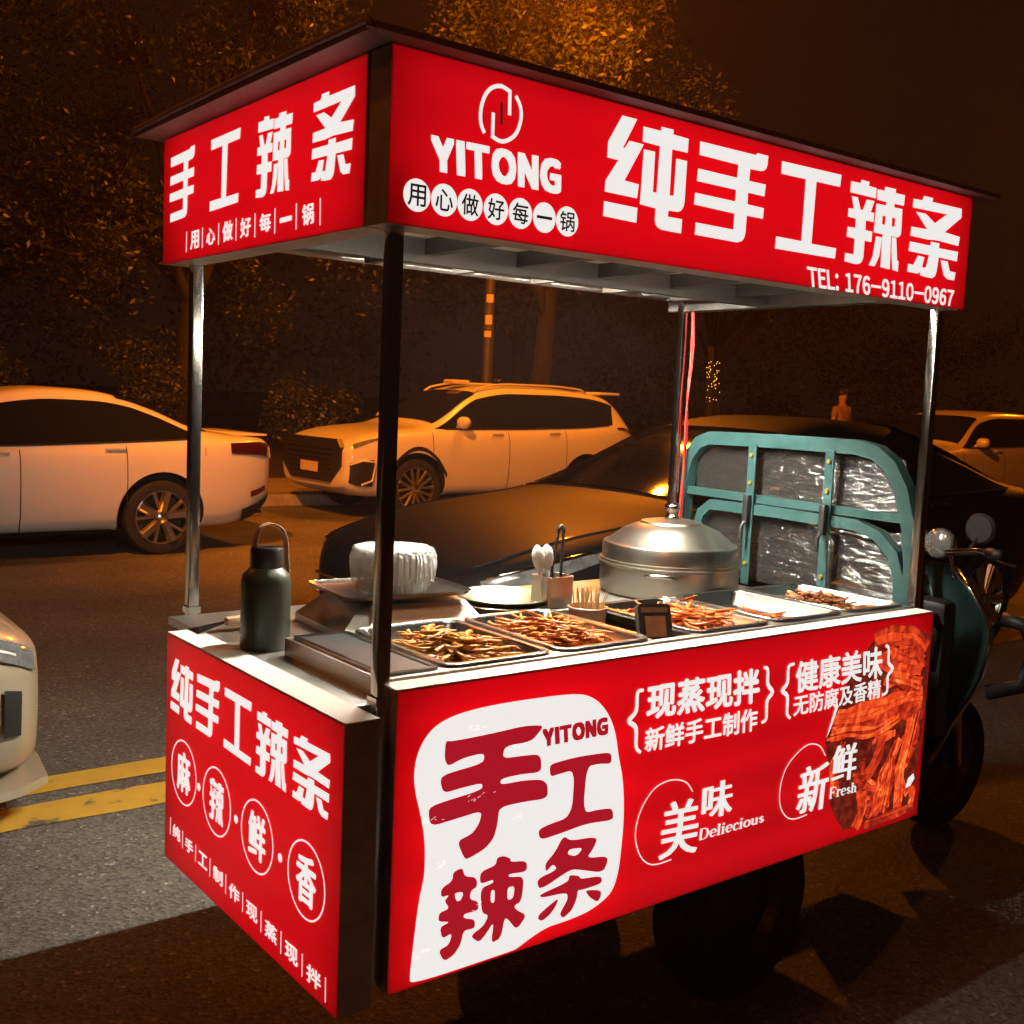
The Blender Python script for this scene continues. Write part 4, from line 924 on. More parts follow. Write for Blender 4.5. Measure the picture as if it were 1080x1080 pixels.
# ------------------------------------------------------------------ cars
def car(name, label, paint, spec, group='parked cars', rim_n=5, copy_from=None):
    """car with its nose at local x = 0, built from a grid of cross-sections"""
    L = spec['L']; zb, zB, zT, Wd = (keyed(spec[k]) for k in ('zb','zB','zT','W'))
    wr0 = spec['roofw']; gh = spec['gh']
    def sect(x):
        w = Wd(x); b0, bB, t = zb(x), zB(x), max(zT(x), zB(x)+.02); g = min(1, max(0, (t-bB)/gh))
        wr = lerp(.86*w, wr0, g); H = bB-b0; h = t-bB
        return [(0,b0),(.80*w,b0),(.93*w,b0+.05),(.982*w,b0+.30*H),(1.0*w,b0+.6*H),(.992*w,b0+.82*H),(.965*w,b0+.95*H),(.935*w,bB),(wr+.0*g,bB+h*lerp(.45,.88,g)),(wr*.9,bB+h*lerp(.7,.965,g)),(wr*.5,bB+h*lerp(.93,.995,g)),(0,t)]
    def S(x, s, side=-1, off=0.):
        P = sect(x); i = min(int(s), len(P)-2); f = s-i
        y, z = lerp(P[i][0], P[i+1][0], f), lerp(P[i][1], P[i+1][1], f)
        if off:
            dy, dz = P[i+1][0]-P[i][0], P[i+1][1]-P[i][1]; l = math.hypot(dy, dz) or 1
            P2 = sect(x+.05); P1 = sect(x-.05)
            tx = Vector((.1, lerp(P2[i][0],P2[i+1][0],f)-lerp(P1[i][0],P1[i+1][0],f), lerp(P2[i][1],P2[i+1][1],f)-lerp(P1[i][1],P1[i+1][1],f)))
            tz = Vector((0, dy/l, dz/l)); nn = tx.cross(tz)
            if nn.y < -1e-6 and i < 8 or (i >= 8 and nn.z < 0): nn = -nn
            nn.normalize(); v = Vector((x, y, z)) + nn*off
            return Vector((v.x, side*v.y, v.z))
        return Vector((x, side*y, z))
    root = thing(name, (0,0,0), label, 'car', group)
    # body shell
    xs = sorted(set([0, .02, .05, .09] + [L*i/46 for i in range(1, 46)] + [L-.09, L-.05, L-.02, L]))
    b = B(); rings = []
    for x in xs:
        P = sect(x); rings.append([Vector((x, -y, z)) for y, z in P] + [Vector((x, y, z)) for y, z in P[-2:0:-1]])
    n = len(rings[0])
    fs = [(i*n+j, (i+1)*n+j, (i+1)*n+(j+1)%n, i*n+(j+1)%n) for i in range(len(xs)-1) for j in range(n)]
    fs += [tuple(range(n)), tuple((len(xs)-1)*n+j for j in range(n))[::-1]]
    b.add([p for r_ in rings for p in r_], fs)
    body = b.obj('body', [paint, 'seam'], root, True)
    bm = bmesh.new(); bm.from_mesh(body.data); bmesh.ops.recalc_face_normals(bm, faces=bm.faces); bm.to_mesh(body.data); bm.free()
    sub = body.modifiers.new('s', 'SUBSURF'); sub.levels = sub.render_levels = 1
    r = spec['r']; cuts = []
    for wx in spec['wheels']:
        cb = B()
        for sd in (-1, 1):
            w = Wd(wx); y0, y1 = (-w-.15, -w+.27) if sd < 0 else (w-.27, w+.15)
            k = 40; ra = r+.065; vs = [(wx+ra*math.cos(2*PI*j/k), y, r+.01+ra*math.sin(2*PI*j/k)) for y in (y0, y1) for j in range(k)]
            cb.add(vs, [(j, (j+1)%k, k+(j+1)%k, k+j) for j in range(k)] + [tuple(range(k))[::-1], tuple(range(k, 2*k))])
        c = cb.obj('cutter', 'seam'); bmm = bmesh.new(); bmm.from_mesh(c.data); bmesh.ops.recalc_face_normals(bmm, faces=bmm.faces); bmm.to_mesh(c.data); bmm.free()
        md = body.modifiers.new('b', 'BOOLEAN'); md.operation = 'DIFFERENCE'; md.object = c; md.solver = 'EXACT'
        try: md.material_mode = 'TRANSFER'
        except Exception: pass
        cuts.append(c)
    dg = bpy.context.evaluated_depsgraph_get(); dg.update()
    me = bpy.data.meshes.new_from_object(body.evaluated_get(dg)); body.modifiers.clear(); body.data = me
    me.polygons.foreach_set('use_smooth', [True]*len(me.polygons)); me.set_sharp_from_angle(angle=rad(38))
    for c in cuts: bpy.data.objects.remove(c)
    def patch(nm, m, x0, x1, s0, s1, off=.007, nx=14, ns=5, sides=(-1, 1), parent=root, thick=0):
        out = []
        for sd in sides:
            b = B(); f0 = s0 if callable(s0) else (lambda t: s0); f1 = s1 if callable(s1) else (lambda t: s1)
            vs = [S(lerp(x0, x1, i/nx), lerp(f0(i/nx), f1(i/nx), j/ns), sd, off) for i in range(nx+1) for j in range(ns+1)]
            q = [(i*(ns+1)+j, (i+1)*(ns+1)+j, (i+1)*(ns+1)+j+1, i*(ns+1)+j+1) for i in range(nx) for j in range(ns)]
            b.add(vs, q if sd < 0 else [f[::-1] for f in q]); out.append(b.obj(nm, m, parent, True))
        return out
    # side glass follows the roofline
    xa, xb, sl = spec['glass']
    for sd in (-1, 1):
        b = B(); nx, ns = 44, 6; cols = []
        for i in range(nx+1):
            x = lerp(xa, xb, i/nx); P = sect(x); h = P[8][1]-P[7][1]
            lo, hi = .03/h if h > .08 else .5, 1-.045/h if h > .08 else .5
            if hi-lo < .06: lo = hi = (lo+hi)/2
            row = []
            for j in range(ns+1):
                t = lerp(lo, hi, j/ns); xx = x - sl*t*max(0, (x-lerp(xa, xb, .6))/(xb-lerp(xa, xb, .6)))
                row.append(S(xx, 7+t, sd, .008))
            cols.append(row)
        q = [(i*(ns+1)+j, (i+1)*(ns+1)+j, (i+1)*(ns+1)+j+1, i*(ns+1)+j+1) for i in range(nx) for j in range(ns)]
        b.add([v for c in cols for v in c], q if sd < 0 else [f[::-1] for f in q]); gl = b.obj('side_window', 'glass', root, True)
        b = B(); e = [c[0] for c in cols[2:-1]]; b.tube([v + Vector((0, sd*.004, -.004)) for v in e], .006, 6); b.obj('trim', 'chrome' if spec.get('chrome') else 'seam', gl, True)
    def screen(nm, x0, x1):
        b = B(); nx, ns = 12, 12; vs = []
        for i in range(nx+1):
            for j in range(ns+1):
                t = -1+2*j/ns; sd = -1 if t < 0 else 1
                vs.append(S(lerp(x0, x1, i/nx), 11-min(.999*2.6, abs(t)*2.6)-.0001, sd, .008))
        b.add(vs, [(i*(ns+1)+j, (i+1)*(ns+1)+j, (i+1)*(ns+1)+j+1, i*(ns+1)+j+1) for i in range(nx) for j in range(ns)]); b.obj(nm, 'glass', root, True)
    screen('windshield', *spec['wind'])
    screen('rear_window', *spec['rear'])
    h0 = spec['head']; patch('headlight', 'headlight', h0[0], h0[1], lambda t: lerp(h0[2], h0[2]+.75, t), lambda t: lerp(h0[3], h0[3]-.05, t))
    t0 = spec['tail']; patch('taillight', 'taillight', t0[0], t0[1], lambda t: lerp(t0[2]+.55, t0[2], t), lambda t: lerp(t0[3]-.05, t0[3], t))
    for x in spec['seams']: patch('door_seam', 'seam', x-.004, x+.004, 1.6, 6.9, .0035, 1, 24)
    patch('sill_trim', 'seam', spec['wheels'][0]+r+.1, spec['wheels'][1]-r-.1, 1.0, 2.0, .006)
    for x in spec['handles']:
        for sd in (-1, 1):
            p = S(x, 6.15, sd, .018); b = B().box((p.x-.09, p.y-.012, p.z-.013), (p.x+.09, p.y+.012, p.z+.013), .008); b.obj('door_handle', paint if not spec.get('chrome') else 'chrome', root, 40)
    for sd in spec.get('mirrors', (-1, 1)):
        p = S(spec['mirror'], 7.2, sd, 0); b = B()
        b.lathe([(.001,-.1),(.05,-.09),(.075,-.05),(.08,.0),(.075,.05),(.05,.08),(.001,.085)], (0,0,0), 16, 'y')
        b.v = [Vector((v.x*.9, v.y*1.05, v.z*.95)) + Vector((p.x, p.y+sd*.13, p.z+.07)) for v in b.v]; b.tube([p, p+Vector((0, sd*.07, .05))], .025, 8); b.obj('mirror', paint, root, True)
    # wheels
    for wx in spec['wheels']:
        for sd in (-1, 1):
            w = Wd(wx); yc = sd*(w-.125); o_ = sd
            t = B().lathe([(r*.66,-.09),(r*.85,-.11),(r*.97,-.095),(r,-.06),(r,.06),(r*.97,.095),(r*.85,.11),(r*.66,.09)], (wx,yc,r), 44, 'y').obj('wheel', 'rubber', root, 50)
            q = B(); q.cur = 1; q.lathe([(.001,.02*o_),(r*.64,.02*o_),(r*.67,.06*o_)], (wx,yc,r), 36, 'y'); q.cur = 0
            q.lathe([(r*.66,.07*o_),(r*.69,.098*o_),(r*.715,.098*o_),(r*.72,.085*o_)], (wx,yc,r), 44, 'y')
            q.lathe([(.001,.1*o_),(.04,.098*o_),(.055,.085*o_),(.06,.04*o_)], (wx,yc,r), 20, 'y')
            for i in range(rim_n):
                a0 = 2*PI*i/rim_n+.3
                for da, wd in spec.get('spokes', ((-.16,.022),(.16,.022))):
                    a1 = a0+da*.6; a2 = a0+da*1.5
                    p1 = Vector((wx+.05*math.cos(a1), yc+.088*o_, r+.05*math.sin(a1))); p2 = Vector((wx+r*.69*math.cos(a2), yc+.092*o_, r+r*.69*math.sin(a2)))
                    q.bar(p1, p2, wd, .03) if False else q.tube([p1, p2], [wd*.8, wd], 6)
            q.obj('rim', ['rim', 'rim_dark'], t, 40)
    return root, S, patch, sect
sedan = dict(spokes=((-.12,.05),(.24,.022)), L=4.78, r=.335, wheels=(.93,3.62), roofw=.56, gh=.40,
  zb=[(0,.30),(.25,.2),(.6,.19),(4.2,.2),(4.55,.28),(4.78,.42)],
  zB=[(0,.60),(.15,.68),(.6,.80),(1.3,.90),(2.5,.94),(3.6,.99),(4.2,1.02),(4.6,1.03),(4.78,.98)],
  zT=[(0,.63),(.15,.72),(.6,.86),(1.3,.97),(1.45,1.03),(2.2,1.38),(2.75,1.46),(3.1,1.45),(3.6,1.34),(4.15,1.12),(4.45,1.075),(4.7,1.06),(4.78,1.0)],
  W=[(0,.55),(.06,.68),(.2,.8),(.5,.875),(.93,.9),(2.5,.905),(3.7,.9),(4.2,.86),(4.55,.78),(4.7,.7),(4.78,.6)],
  glass=(1.42,3.95,.0), wind=(1.42,2.2), rear=(3.3,4.1), head=(.1,.62,4.9,6.2), tail=(4.28,4.775,4.75,6.5), seams=(1.25,2.42,3.3), handles=(2.25,3.2), mirror=1.72)
suv = dict(mirrors=(-1,1), L=4.62, r=.36, wheels=(.93,3.62), roofw=.62, gh=.5,
  zb=[(0,.36),(.2,.26),(.6,.24),(4.1,.26),(4.45,.36),(4.62,.5)],
  zB=[(0,.80),(.12,.90),(.5,.99),(1.1,1.04),(2.5,1.07),(3.6,1.11),(4.3,1.16),(4.62,1.08)],
  zT=[(0,.83),(.12,.94),(.5,1.05),(1.1,1.12),(1.25,1.19),(1.95,1.56),(2.5,1.655),(3.2,1.66),(3.9,1.62),(4.2,1.57),(4.42,1.4),(4.62,1.12)],
  W=[(0,.78),(.05,.84),(.2,.89),(.5,.92),(.93,.93),(2.5,.935),(3.7,.93),(4.2,.9),(4.5,.83),(4.62,.74)],
  glass=(1.22,4.12,-.12), wind=(1.24,1.95), rear=(4.22,4.52), head=(.1,.62,5.6,6.6), tail=(4.2,4.58,5.7,6.8), seams=(1.15,2.3,3.25), handles=(2.12,3.05), mirror=1.55)
big = dict(L=5.1, r=.345, wheels=(.98,4.06), roofw=.58, gh=.42,
  zb=[(0,.32),(.25,.2),(.6,.19),(4.5,.2),(4.9,.3),(5.1,.45)],
  zB=[(0,.66),(.15,.74),(.6,.84),(1.4,.93),(2.7,.98),(3.9,1.02),(4.5,1.03),(4.9,1.02),(5.1,.96)],
  zT=[(0,.69),(.15,.78),(.6,.90),(1.4,1.0),(1.55,1.05),(2.4,1.40),(2.95,1.49),(3.4,1.475),(4.0,1.34),(4.6,1.12),(4.8,1.09),(5.0,1.07),(5.1,1.0)],
  W=[(0,.6),(.06,.72),(.2,.83),(.5,.91),(.98,.94),(2.7,.945),(4.0,.94),(4.5,.9),(4.9,.8),(5.1,.62)],
  mirrors=(-1,), glass=(1.5,4.5,.0), wind=(1.52,2.4), rear=(3.5,4.55), head=(.1,.7,4.9,6.2), tail=(4.6,5.07,5.5,6.6), seams=(1.4,2.6,3.6), handles=(2.4,3.45), mirror=1.85)
c1, S1, p1, _ = car('parked_car', 'white sedan at the left edge, tail pointing right, dark slanted taillight', 'paint_white', sedan, 'cars along the street')
p1('bumper_trim', 'seam', 4.42, 4.765, 1.25, 2.5, .006); p1('bumper_reflector', 'taillight', 4.5, 4.68, 3.0, 3.25, .008)
B().box((4.5,-.6,1.064),(4.745,.6,1.084),.006).obj('boot_lip', 'paint_white', c1, 40)
p1('fuel_flap', 'seam', 3.86, 3.866, 5.2, 5.9, .003, 1, 6, (-1,)); p1('fuel_flap', 'seam', 4.02, 4.026, 5.2, 5.9, .003, 1, 6, (-1,))
B().tube([(4.62,-.45,.3),(4.76,-.45,.3)], .035, 12).obj('exhaust_tip', 'chrome', c1, 40)
c2, S2, p2, sect2 = car('parked_car', 'white SUV with big dark grille and roof rails behind the cart', 'paint_white', dict(suv, chrome=False), 'cars along the street', 7)
# SUV front: grille, lower vents, roof rails, spoiler, roof box
def front(pts, x0, x1): 
    b = B(); b.prism(pts, lambda u, v, o: Vector((-o, -u, v)), x0, x1); return b
b = front([(-.66,.93),(.66,.93),(.74,.84),(.74,.62),(.5,.42),(-.5,.42),(-.74,.62),(-.74,.84)], -.05, .02); g = b.obj('grille', 'black', c2)
b = B()
for i in range(6): z = .5+i*.06; b.box((-.026,-.5-.02*i,z),(-.0205,.5+.02*i,z+.012))
b.obj('grille_bar', 'chrome', g)
B().box((-.03,-.22,.52),(-.0265,.22,.64)).obj('number_plate', 'notice', c2)
for sd in (-1, 1):
    p2('fog_vent', 'black', .06, .34, 2.6, 4.2, .008, 10, 4, (sd,))
    b = B(); b.tube([S2(.05, 4.0, sd, .012), S2(.2, 4.25, sd, .012), S2(.36, 4.0, sd, .012), S2(.33, 3.0, sd, .012), S2(.2, 2.7, sd, .012)], .014, 6); b.obj('vent_trim', 'paint_white', c2, True)
    b = B(); b.tube([S2(1.95+.1*i, 9.0, sd, .03 if 0 < i < 19 else .0) for i in range(20)], .014, 6); b.obj('roof_rail', 'paint_white', c2, True)
p2('arch_trim', 'seam', .5, 1.36, lambda t: 3.0+2.6*math.sin(PI*t)*.62, lambda t: 3.0+2.6*math.sin(PI*t)*.62+.28, .006)
B().box((4.12,-.56,1.585),(4.5,.56,1.625),.015).obj('spoiler', 'paint_white', c2, 40)
B().box((1.95,-.12,1.645),(2.22,.12,1.70),.02).obj('roof_sensor', 'notice', c2, 40)
c3, S3, p3, _ = car('parked_car', 'dark sedan close behind the cart, white lamplight on its hood', 'paint_dark', big, 'cars along the street', 10)
b = B()
for i in range(3): b.tube([S3(.03+.01*i, 4.2-.5*i, sd, .01) for sd in (-1,)] + [Vector((-.012, 0, S3(.03, 4.2-.5*i).z))] + [S3(.03+.01*i, 4.2-.5*i, 1, .01)], .012, 6)
b.obj('grille_bar', 'chrome', c3, True)
for sd in (-1, 1): B().tube([S3(.12+.5*i/8, 6.35-.1*math.sin(i/8*PI), sd, .01) for i in range(9)], .009, 6).obj('headlight_trim', 'chrome', c3, True)
b = B()
for sd in (-1, 1): b.tube([S3(.12+1.36*i/16, 8.3, sd, .001) for i in range(17)], .0045, 5)
b.tube([S3(1.5, s_, -1, .001) for s_ in (8.3, 9, 10, 10.9)] + [S3(1.5, s_, 1, .001) for s_ in (10.9, 10, 9, 8.3)], .006, 5)
b.obj('hood_seam', 'seam', c3)
c4, S4_, p4, _ = car('parked_car', 'champagne sedan nose cut by the lower left edge of the picture', 'paint_gold', dict(sedan, W=[(0,.7),(.06,.8),(.2,.87),(.5,.9),(.93,.91),(2.5,.905),(3.7,.9),(4.2,.86),(4.55,.78),(4.7,.7),(4.78,.6)], zb=[(0,.17),(.25,.15),(.6,.17),(4.2,.2),(4.55,.28),(4.78,.42)], head=(.05,.6,5.0,6.3)), 'cars along the street')
b = front([(-.5,.56),(.5,.56),(.42,.36),(-.42,.36)], -.03, .012); b.obj('grille', 'black', c4)
B().prism([(.62,-.925),(.3,-.9),(.1,-.83),(-.01,-.74),(-.04,-.5),(-.05,0),(-.04,.5),(-.01,.74),(.1,.83),(.3,.9),(.62,.925)], lambda u, v, o: Vector((u, v, o)), .13, .16).obj('front_lip', 'paint_gold', c4)
p4('fog_vent', 'seam', .1, .16, 3.2, 4.3, .006, 8, 4); p4('headlight_strip', 'white_pl', .12, .5, lambda t: 5.5+.5*t, lambda t: 5.62+.5*t, .011)
c5, S5, p5, _ = car('parked_car', 'pale wagon at the far right edge with only its lit roof showing', 'paint_orange', dict(suv), 'cars along the street')
c1.location = (-1.1, 8.9, 0); c1.rotation_euler.z = 0
c2.location = (5.4, 10.75, 0); c2.scale = (1.03,)*3; c2.rotation_euler.z = rad(0)
c3.location = (1.75, 3.0, 0)
c4.location = (-.03, 2.95, 0); c4.rotation_euler.z = PI
c5.location = (13.4, 8.3, 0)

# ------------------------------------------------------------------ trees, shrubs
def leaves(b, centres, n, size, flat=.0):
    for i in range(n):
        c, rr = centres[R.randrange(len(centres))]
        d = Vector((R.gauss(0,1), R.gauss(0,1), R.gauss(0,.8))); d.normalize()
        p = Vector(c) + d*rr*(R.random()**.45)
        a = Vector((R.uniform(-1,1), R.uniform(-1,1), R.uniform(-1,.4))); a.normalize(); s = size*R.uniform(.6,1.35)
        e = a.orthogonal().normalized(); e.rotate(Matrix.Rotation(R.uniform(0,2*PI), 3, a))
        b.add([p-a*s, p+e*s*.42, p+a*s, p-e*s*.42], [(0,1,2,3)])
def tree(x, y, h, spread, n, label, m='leaf', size=.075, low=.3, group='street trees', z0=.12, nb=26):
    t = thing('street_tree', (x, y, z0), label, 'tree', group)
    b = B(); th = h*.42; r0 = .075+h*.014
    top = Vector((x+R.uniform(-.3,.3), y+R.uniform(-.3,.3), z0+th))
    tr = [Vector((x, y, z0)), Vector((x+R.uniform(-.05,.05), y, z0+.25)), lerp(Vector((x,y,z0)), top, .5)+Vector((R.uniform(-.12,.12), 0, 0)), top]
    b.tube(dense(tr, 4), [lerp(r0*1.25, r0*.62, i/12) for i in range(13)], 10)
    cs = []
    for i in range(nb):
        a = R.uniform(0, 2*PI); el = R.uniform(.1, 1.35); l = spread*R.uniform(.5, 1.0)
        st = lerp(Vector(tr[2]), top, R.uniform(.3,1))
        e = Vector((x, y, z0+h*lerp(low, .72, R.random()))) + Vector((math.cos(a)*l*math.cos(el*.6), math.sin(a)*l*math.cos(el*.6), math.sin(el)*h*.24))
        mid = lerp(st, e, .5) + Vector((0,0,.25))
        if i < 14: b.tube(dense([st, mid, e], 3), [lerp(r0*.42, .012, k/6) for k in range(7)], 6)
        cs.append((e, R.uniform(.35,.85)*spread*.42)); 
        if i % 2: cs.append((lerp(mid, e, .3), .3*spread*.4))
    b.obj('trunk', 'bark', t, True)
    l = B(); leaves(l, cs, n, size); l.obj('crown', m, t)
    return t
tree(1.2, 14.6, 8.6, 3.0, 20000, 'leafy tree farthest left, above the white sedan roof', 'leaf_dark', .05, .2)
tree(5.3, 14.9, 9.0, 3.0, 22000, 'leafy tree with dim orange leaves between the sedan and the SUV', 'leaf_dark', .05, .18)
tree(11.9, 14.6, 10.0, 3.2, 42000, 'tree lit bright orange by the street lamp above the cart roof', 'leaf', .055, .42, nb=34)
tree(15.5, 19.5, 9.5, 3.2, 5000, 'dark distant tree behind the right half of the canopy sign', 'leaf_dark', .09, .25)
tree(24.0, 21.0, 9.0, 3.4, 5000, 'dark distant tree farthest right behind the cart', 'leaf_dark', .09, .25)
def shrub(x, y, h, w, n, label):
    t = thing('shrub', (x, y, .12), label, 'shrub', 'shrubs behind the parked cars')
    b = B(); cs = []
    for i in range(9):
        a = R.uniform(0, 2*PI); e = Vector((x+w*R.uniform(.1,.8)*math.cos(a), y+w*.6*R.uniform(.1,.8)*math.sin(a), .12+h*R.uniform(.35,.85)))
        b.tube([(x+R.uniform(-.1,.1), y+R.uniform(-.1,.1), .12), lerp(Vector((x,y,.12)), e, .6), e], [.02,.014,.006], 5); cs.append((e, .34*w))
    b.obj('stem', 'bark', t, True); l = B(); leaves(l, cs, n*2, .04); l.obj('foliage', 'leaf_dark', t)
shrub(2.4, 14.7, 1.9, 1.1, 1500, 'low shrub right behind the white sedan rear window')
shrub(4.7, 14.8, 2.3, 1.2, 1700, 'shrub just right of the white sedan tail')
shrub(7.2, 14.7, 1.7, 1.1, 1400, 'low shrub behind the SUV hood')
shrub(-.6, 14.9, 2.2, 1.3, 1600, 'shrub over the sedan roof at the left picture edge')
shrub(11.6, 15.2, 2.2, 1.3, 1400, 'shrub right of the lamp pole behind the SUV roof')
# dark wood far behind: reads as one mass
b = B(); cs = [((R.uniform(-12,60), R.uniform(30,36), R.uniform(.5,7.5)), R.uniform(1,2)) for i in range(150)]
leaves(b, cs, 30000, .13); o = b.obj('distant_woods', 'leaf_dark'); o['kind'] = 'stuff'

# ------------------------------------------------------------------ street lamps
def lamp(x, y, hx, hy, label, power, notices=False, aim=None, hgt=8.9):
    t = thing('street_lamp', (x, y, .146), label, 'street lamp', 'sodium street lamps')
    b = B().tube([(x,y,.147),(x,y,.5),(x,y,hgt-.6)], [.11,.1,.06], 14)
    b.tube(dense([(x,y,hgt-.7),(lerp(x,hx,.15),lerp(y,hy,.15),hgt-.15),(lerp(x,hx,.6),lerp(y,hy,.6),hgt+.05),(hx,hy,hgt)], 5), .04, 8); b.obj('pole', 'pole', t, True)
    d = Vector((hx-x, hy-y, 0)).normalized(); e = Vector((-d.y, d.x, 0)); c = Vector((hx, hy, hgt-.02))
    b = B(); vs = [c + d*u + e*v + Vector((0,0,w)) for w, q in ((-.03,1.),(.05,.8),(.09,.4)) for u, v in ((-.1*q,-.12*q),(.6*q,-.14*q),(.6*q,.14*q),(-.1*q,.12*q))]
    b.add(vs, [(3,2,1,0),(0,1,5,4),(1,2,6,5),(2,3,7,6),(3,0,4,7),(4,5,9,8),(5,6,10,9),(6,7,11,10),(7,4,8,11),(8,9,10,11)]); b.obj('lamp_head', 'pole', t)
    b = B(); b.add([c + d*u + e*v + Vector((0,0,-.034)) for u, v in ((.05,-.09),(.05,.09),(.5,.1),(.5,-.1))], [(0,1,2,3)]); b.obj('lens', 'lamp_on', t)
    li = bpy.data.lights.new('lamp_light', 'SPOT' if aim else 'POINT'); li.energy = power; li.color = (1, .225, .006); li.shadow_soft_size = .12
    lo = bpy.data.objects.new('lamp_light', li); col.objects.link(lo); lo.parent = t; lo.location = c + d*.28 + Vector((0,0,-.3)) - Vector((x,y,.146))
    if aim:
        li.spot_size = rad(66); li.spot_blend = .8
        lo.rotation_euler = (Vector(aim) - (c + d*.28)).to_track_quat('-Z', 'Y').to_euler()
    if notices:
        for z, w, h, dx in ((3.12,.1,.13,.01),(2.78,.13,.15,0),(2.55,.1,.1,-.01)):
            b = B(); vs = []
            for i in range(7):
                a = rad(-90-40+lerp(-38,38,i/6)); vs += [(x+.092*math.cos(a)+dx, y+.092*math.sin(a), z-h/2), (x+.092*math.cos(a)+dx, y+.092*math.sin(a), z+h/2)]
            b.add(vs, [(2*i, 2*i+2, 2*i+3, 2*i+1) for i in range(6)]); b.obj('pasted_notice', 'notice', t)
    return t
lamp(9.7, 13.0, 8.1, 9.5, 'street lamp pole with pasted paper notices rising behind the SUV roof', LAMP_P[0], True, None, 6.95)
lamp(-2.6, -3.4, -1.2, 3.0, 'sodium street lamp with a long arm standing left of and behind the camera', LAMP_P[3], False, (8.5, 10.2, .8))
lamp(-13, -9.5, -11.5, -8.5, 'sodium street lamp far behind the camera', LAMP_P[4])  # added fill light, lifts the dark cart front and near ground
lamp(-5.2, 13.0, -4.6, 10.2, 'sodium street lamp outside the left edge of the picture', LAMP_P[1])
lamp(31.0, 13.0, 30.0, 10.2, 'sodium street lamp outside the right edge of the picture', LAMP_P[2])

# ------------------------------------------------------------------ far details
fx, fy = 16.62, 14.5
t = thing('fairy_lights', (fx, fy, .12), 'string of small yellow fairy lights wound round a thin dark trunk far behind', 'fairy lights')
b = B().tube([(fx,fy,.12),(fx+.05,fy,1.4),(fx,fy,2.8)], [.09,.08,.06], 8); b.obj('trunk', 'bark', t, True)
b = B()
for i in range(48):
    z = 1.6+.9*R.random(); a = R.uniform(0, 2*PI); rr = .12*R.uniform(.5,1.3); b.lathe([(.001,-.012),(.011,0),(.001,.012)], (fx+rr*math.cos(a), fy-.1+rr*math.sin(a), z), 6)
b.obj('bulbs', 'bulb', t)
# person standing on the far pavement
def skin_figure(name, joints, edges, m, parent, lv=1):
    me = bpy.data.meshes.new(name); off = OFF[parent.name]
    me.from_pydata([tuple(Vector(p)-off) for p, r_ in joints], edges, [])
    o = bpy.data.objects.new(name, me); col.objects.link(o)
    md = o.modifiers.new('skin', 'SKIN'); 
    for i, (p, r_) in enumerate(joints): me.skin_vertices[0].data[i].radius = (r_, r_) if not isinstance(r_, tuple) else r_
    me.skin_vertices[0].data[0].use_root = True
    sb = o.modifiers.new('s', 'SUBSURF'); sb.levels = sb.render_levels = lv
    dg = bpy.context.evaluated_depsgraph_get(); dg.update()
    n_ = bpy.data.meshes.new_from_object(o.evaluated_get(dg)); o.modifiers.clear(); o.data = n_
    n_.materials.clear(); n_.materials.append(M[m]); n_.polygons.foreach_set('use_smooth', [True]*len(n_.polygons))
    o.parent = parent; OFF[o.name] = off; return o
hx, hy, hz = 17.75, 11.95, .147
ps = thing('person', (hx, hy, hz), 'person in a faded shirt standing far behind the dark car, only head and shoulders visible', 'person')
J = lambda x, z, y=0: (hx+x, hy+y, hz+z)
skin_figure('body', [(J(0,.98),(.15,.11)),(J(0,1.2),(.15,.105)),(J(0,1.42),(.17,.1)),(J(0,1.56),.058),(J(0,1.64),(.075,.085)),(J(0,1.72),(.085,.1)),(J(0,1.83),(.06,.075)),
   (J(-.2,1.47),.062),(J(-.26,1.2),.048),(J(-.25,.95,-.05),.036),(J(-.24,.84,-.08),.03),(J(.2,1.47),.062),(J(.26,1.2),.048),(J(.25,.95,-.05),.036),(J(.24,.84,-.08),.03),
   (J(-.1,.9),.1),(J(-.11,.5),.07),(J(-.12,.1),.045),(J(-.12,.04,-.14),.04),(J(.1,.9),.1),(J(.11,.5),.07),(J(.12,.1),.045),(J(.12,.04,-.14),.04)],
   [(0,1),(1,2),(2,3),(3,4),(4,5),(5,6),(2,7),(7,8),(8,9),(9,10),(2,11),(11,12),(12,13),(13,14),(0,15),(15,16),(16,17),(17,18),(0,19),(19,20),(20,21),(21,22)], 'skin', ps)
skin_figure('shirt', [(J(0,1.0),(.165,.125)),(J(0,1.2),(.165,.12)),(J(0,1.42),(.185,.115)),(J(0,1.5),.09),(J(-.2,1.47),.075),(J(-.25,1.28),.066),(J(.2,1.47),.075),(J(.25,1.28),.066)],
   [(0,1),(1,2),(2,3),(2,4),(4,5),(2,6),(6,7)], 'shirt', ps)
skin_figure('trousers', [(J(0,.98),(.16,.12)),(J(-.1,.88),.115),(J(-.11,.5),.085),(J(-.12,.13),.065),(J(.1,.88),.115),(J(.11,.5),.085),(J(.12,.13),.065)], [(0,1),(1,2),(2,3),(0,4),(4,5),(5,6)], 'trousers', ps)
b = B().lathe([(.088,-.01),(.1,.04),(.092,.09),(.06,.125),(.001,.135)], (hx,hy+.015,hz+1.74), 18); b.obj('hair', 'hair', ps, True)

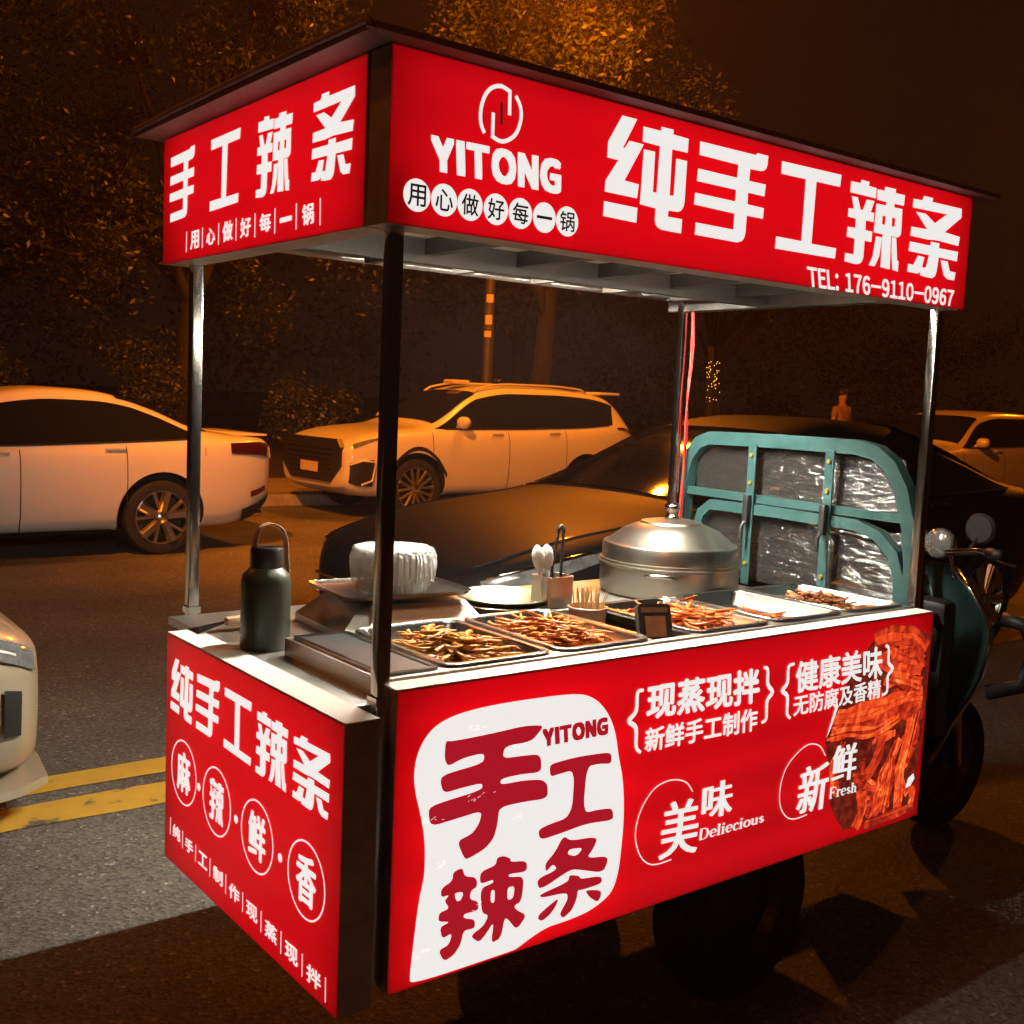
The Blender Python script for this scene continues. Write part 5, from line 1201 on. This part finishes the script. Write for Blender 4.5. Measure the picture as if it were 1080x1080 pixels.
# ------------------------------------------------------------------ world, camera
w = bpy.data.worlds.new('World'); scene.world = w; w.use_nodes = True
nt = w.node_tree; nt.nodes.clear()
sky = nt.nodes.new('ShaderNodeTexSky'); sky.sky_type = 'NISHITA'; sky.sun_disc = False; sky.sun_elevation = rad(-6); sky.sun_rotation = rad(200)
bg1 = nt.nodes.new('ShaderNodeBackground'); bg1.inputs['Strength'].default_value = .02
bg2 = nt.nodes.new('ShaderNodeBackground'); bg2.inputs['Color'].default_value = (1, .42, .2, 1); bg2.inputs['Strength'].default_value = WGLOW
add = nt.nodes.new('ShaderNodeAddShader'); out = nt.nodes.new('ShaderNodeOutputWorld')
nt.links.new(sky.outputs[0], bg1.inputs['Color']); nt.links.new(bg1.outputs[0], add.inputs[0]); nt.links.new(bg2.outputs[0], add.inputs[1]); nt.links.new(add.outputs[0], out.inputs['Surface'])
if HAZE:
    hz_ = B().box((-40,-30,-1),(80,75,13.5)).obj('haze', 'asphalt'); hz_['kind'] = 'stuff'
    m, nt, out = nodes('haze_air'); pv = nt.nodes.new('ShaderNodeVolumePrincipled')
    pv.inputs['Color'].default_value = (.95, .72, .58, 1); pv.inputs['Density'].default_value = HAZE; pv.inputs['Anisotropy'].default_value = .3
    nt.links.new(pv.outputs[0], out.inputs['Volume']); hz_.data.materials.clear(); hz_.data.materials.append(m)
cd = bpy.data.cameras.new('camera'); cam = bpy.data.objects.new('camera', cd); col.objects.link(cam); scene.camera = cam
cd.sensor_fit = 'HORIZONTAL'; cd.sensor_width = 36; cd.lens = 36*1172.18/1080; cd.clip_end = 2000; cd.clip_start = .05
yaw, pitch, roll = 0.6601129608796961, -0.101071262287765, 0.043071336331110585
F = Vector((math.sin(yaw)*math.cos(pitch), math.cos(yaw)*math.cos(pitch), math.sin(pitch))); r_ = Vector((math.cos(yaw), -math.sin(yaw), 0)); u_ = r_.cross(F)
r2 = r_*math.cos(roll) + u_*math.sin(roll); u2 = u_*math.cos(roll) - r_*math.sin(roll)
cam.matrix_world = Matrix(((r2.x,u2.x,-F.x,-1.07095),(r2.y,u2.y,-F.y,-1.70037),(r2.z,u2.z,-F.z,1.52249),(0,0,0,1)))
vs_ = scene.view_settings; vs_.view_transform = 'Standard'; vs_.look = 'None'; vs_.exposure = 0; vs_.gamma = 1; vs_.use_curve_mapping = False
scene.render.engine = 'CYCLES'; scene.cycles.use_denoising = True; scene.cycles.max_bounces = 6; scene.cycles.volume_bounces = 0; scene.cycles.diffuse_bounces = 3; scene.cycles.use_adaptive_sampling = True; scene.cycles.adaptive_threshold = .025; scene.cycles.sample_clamp_indirect = 6
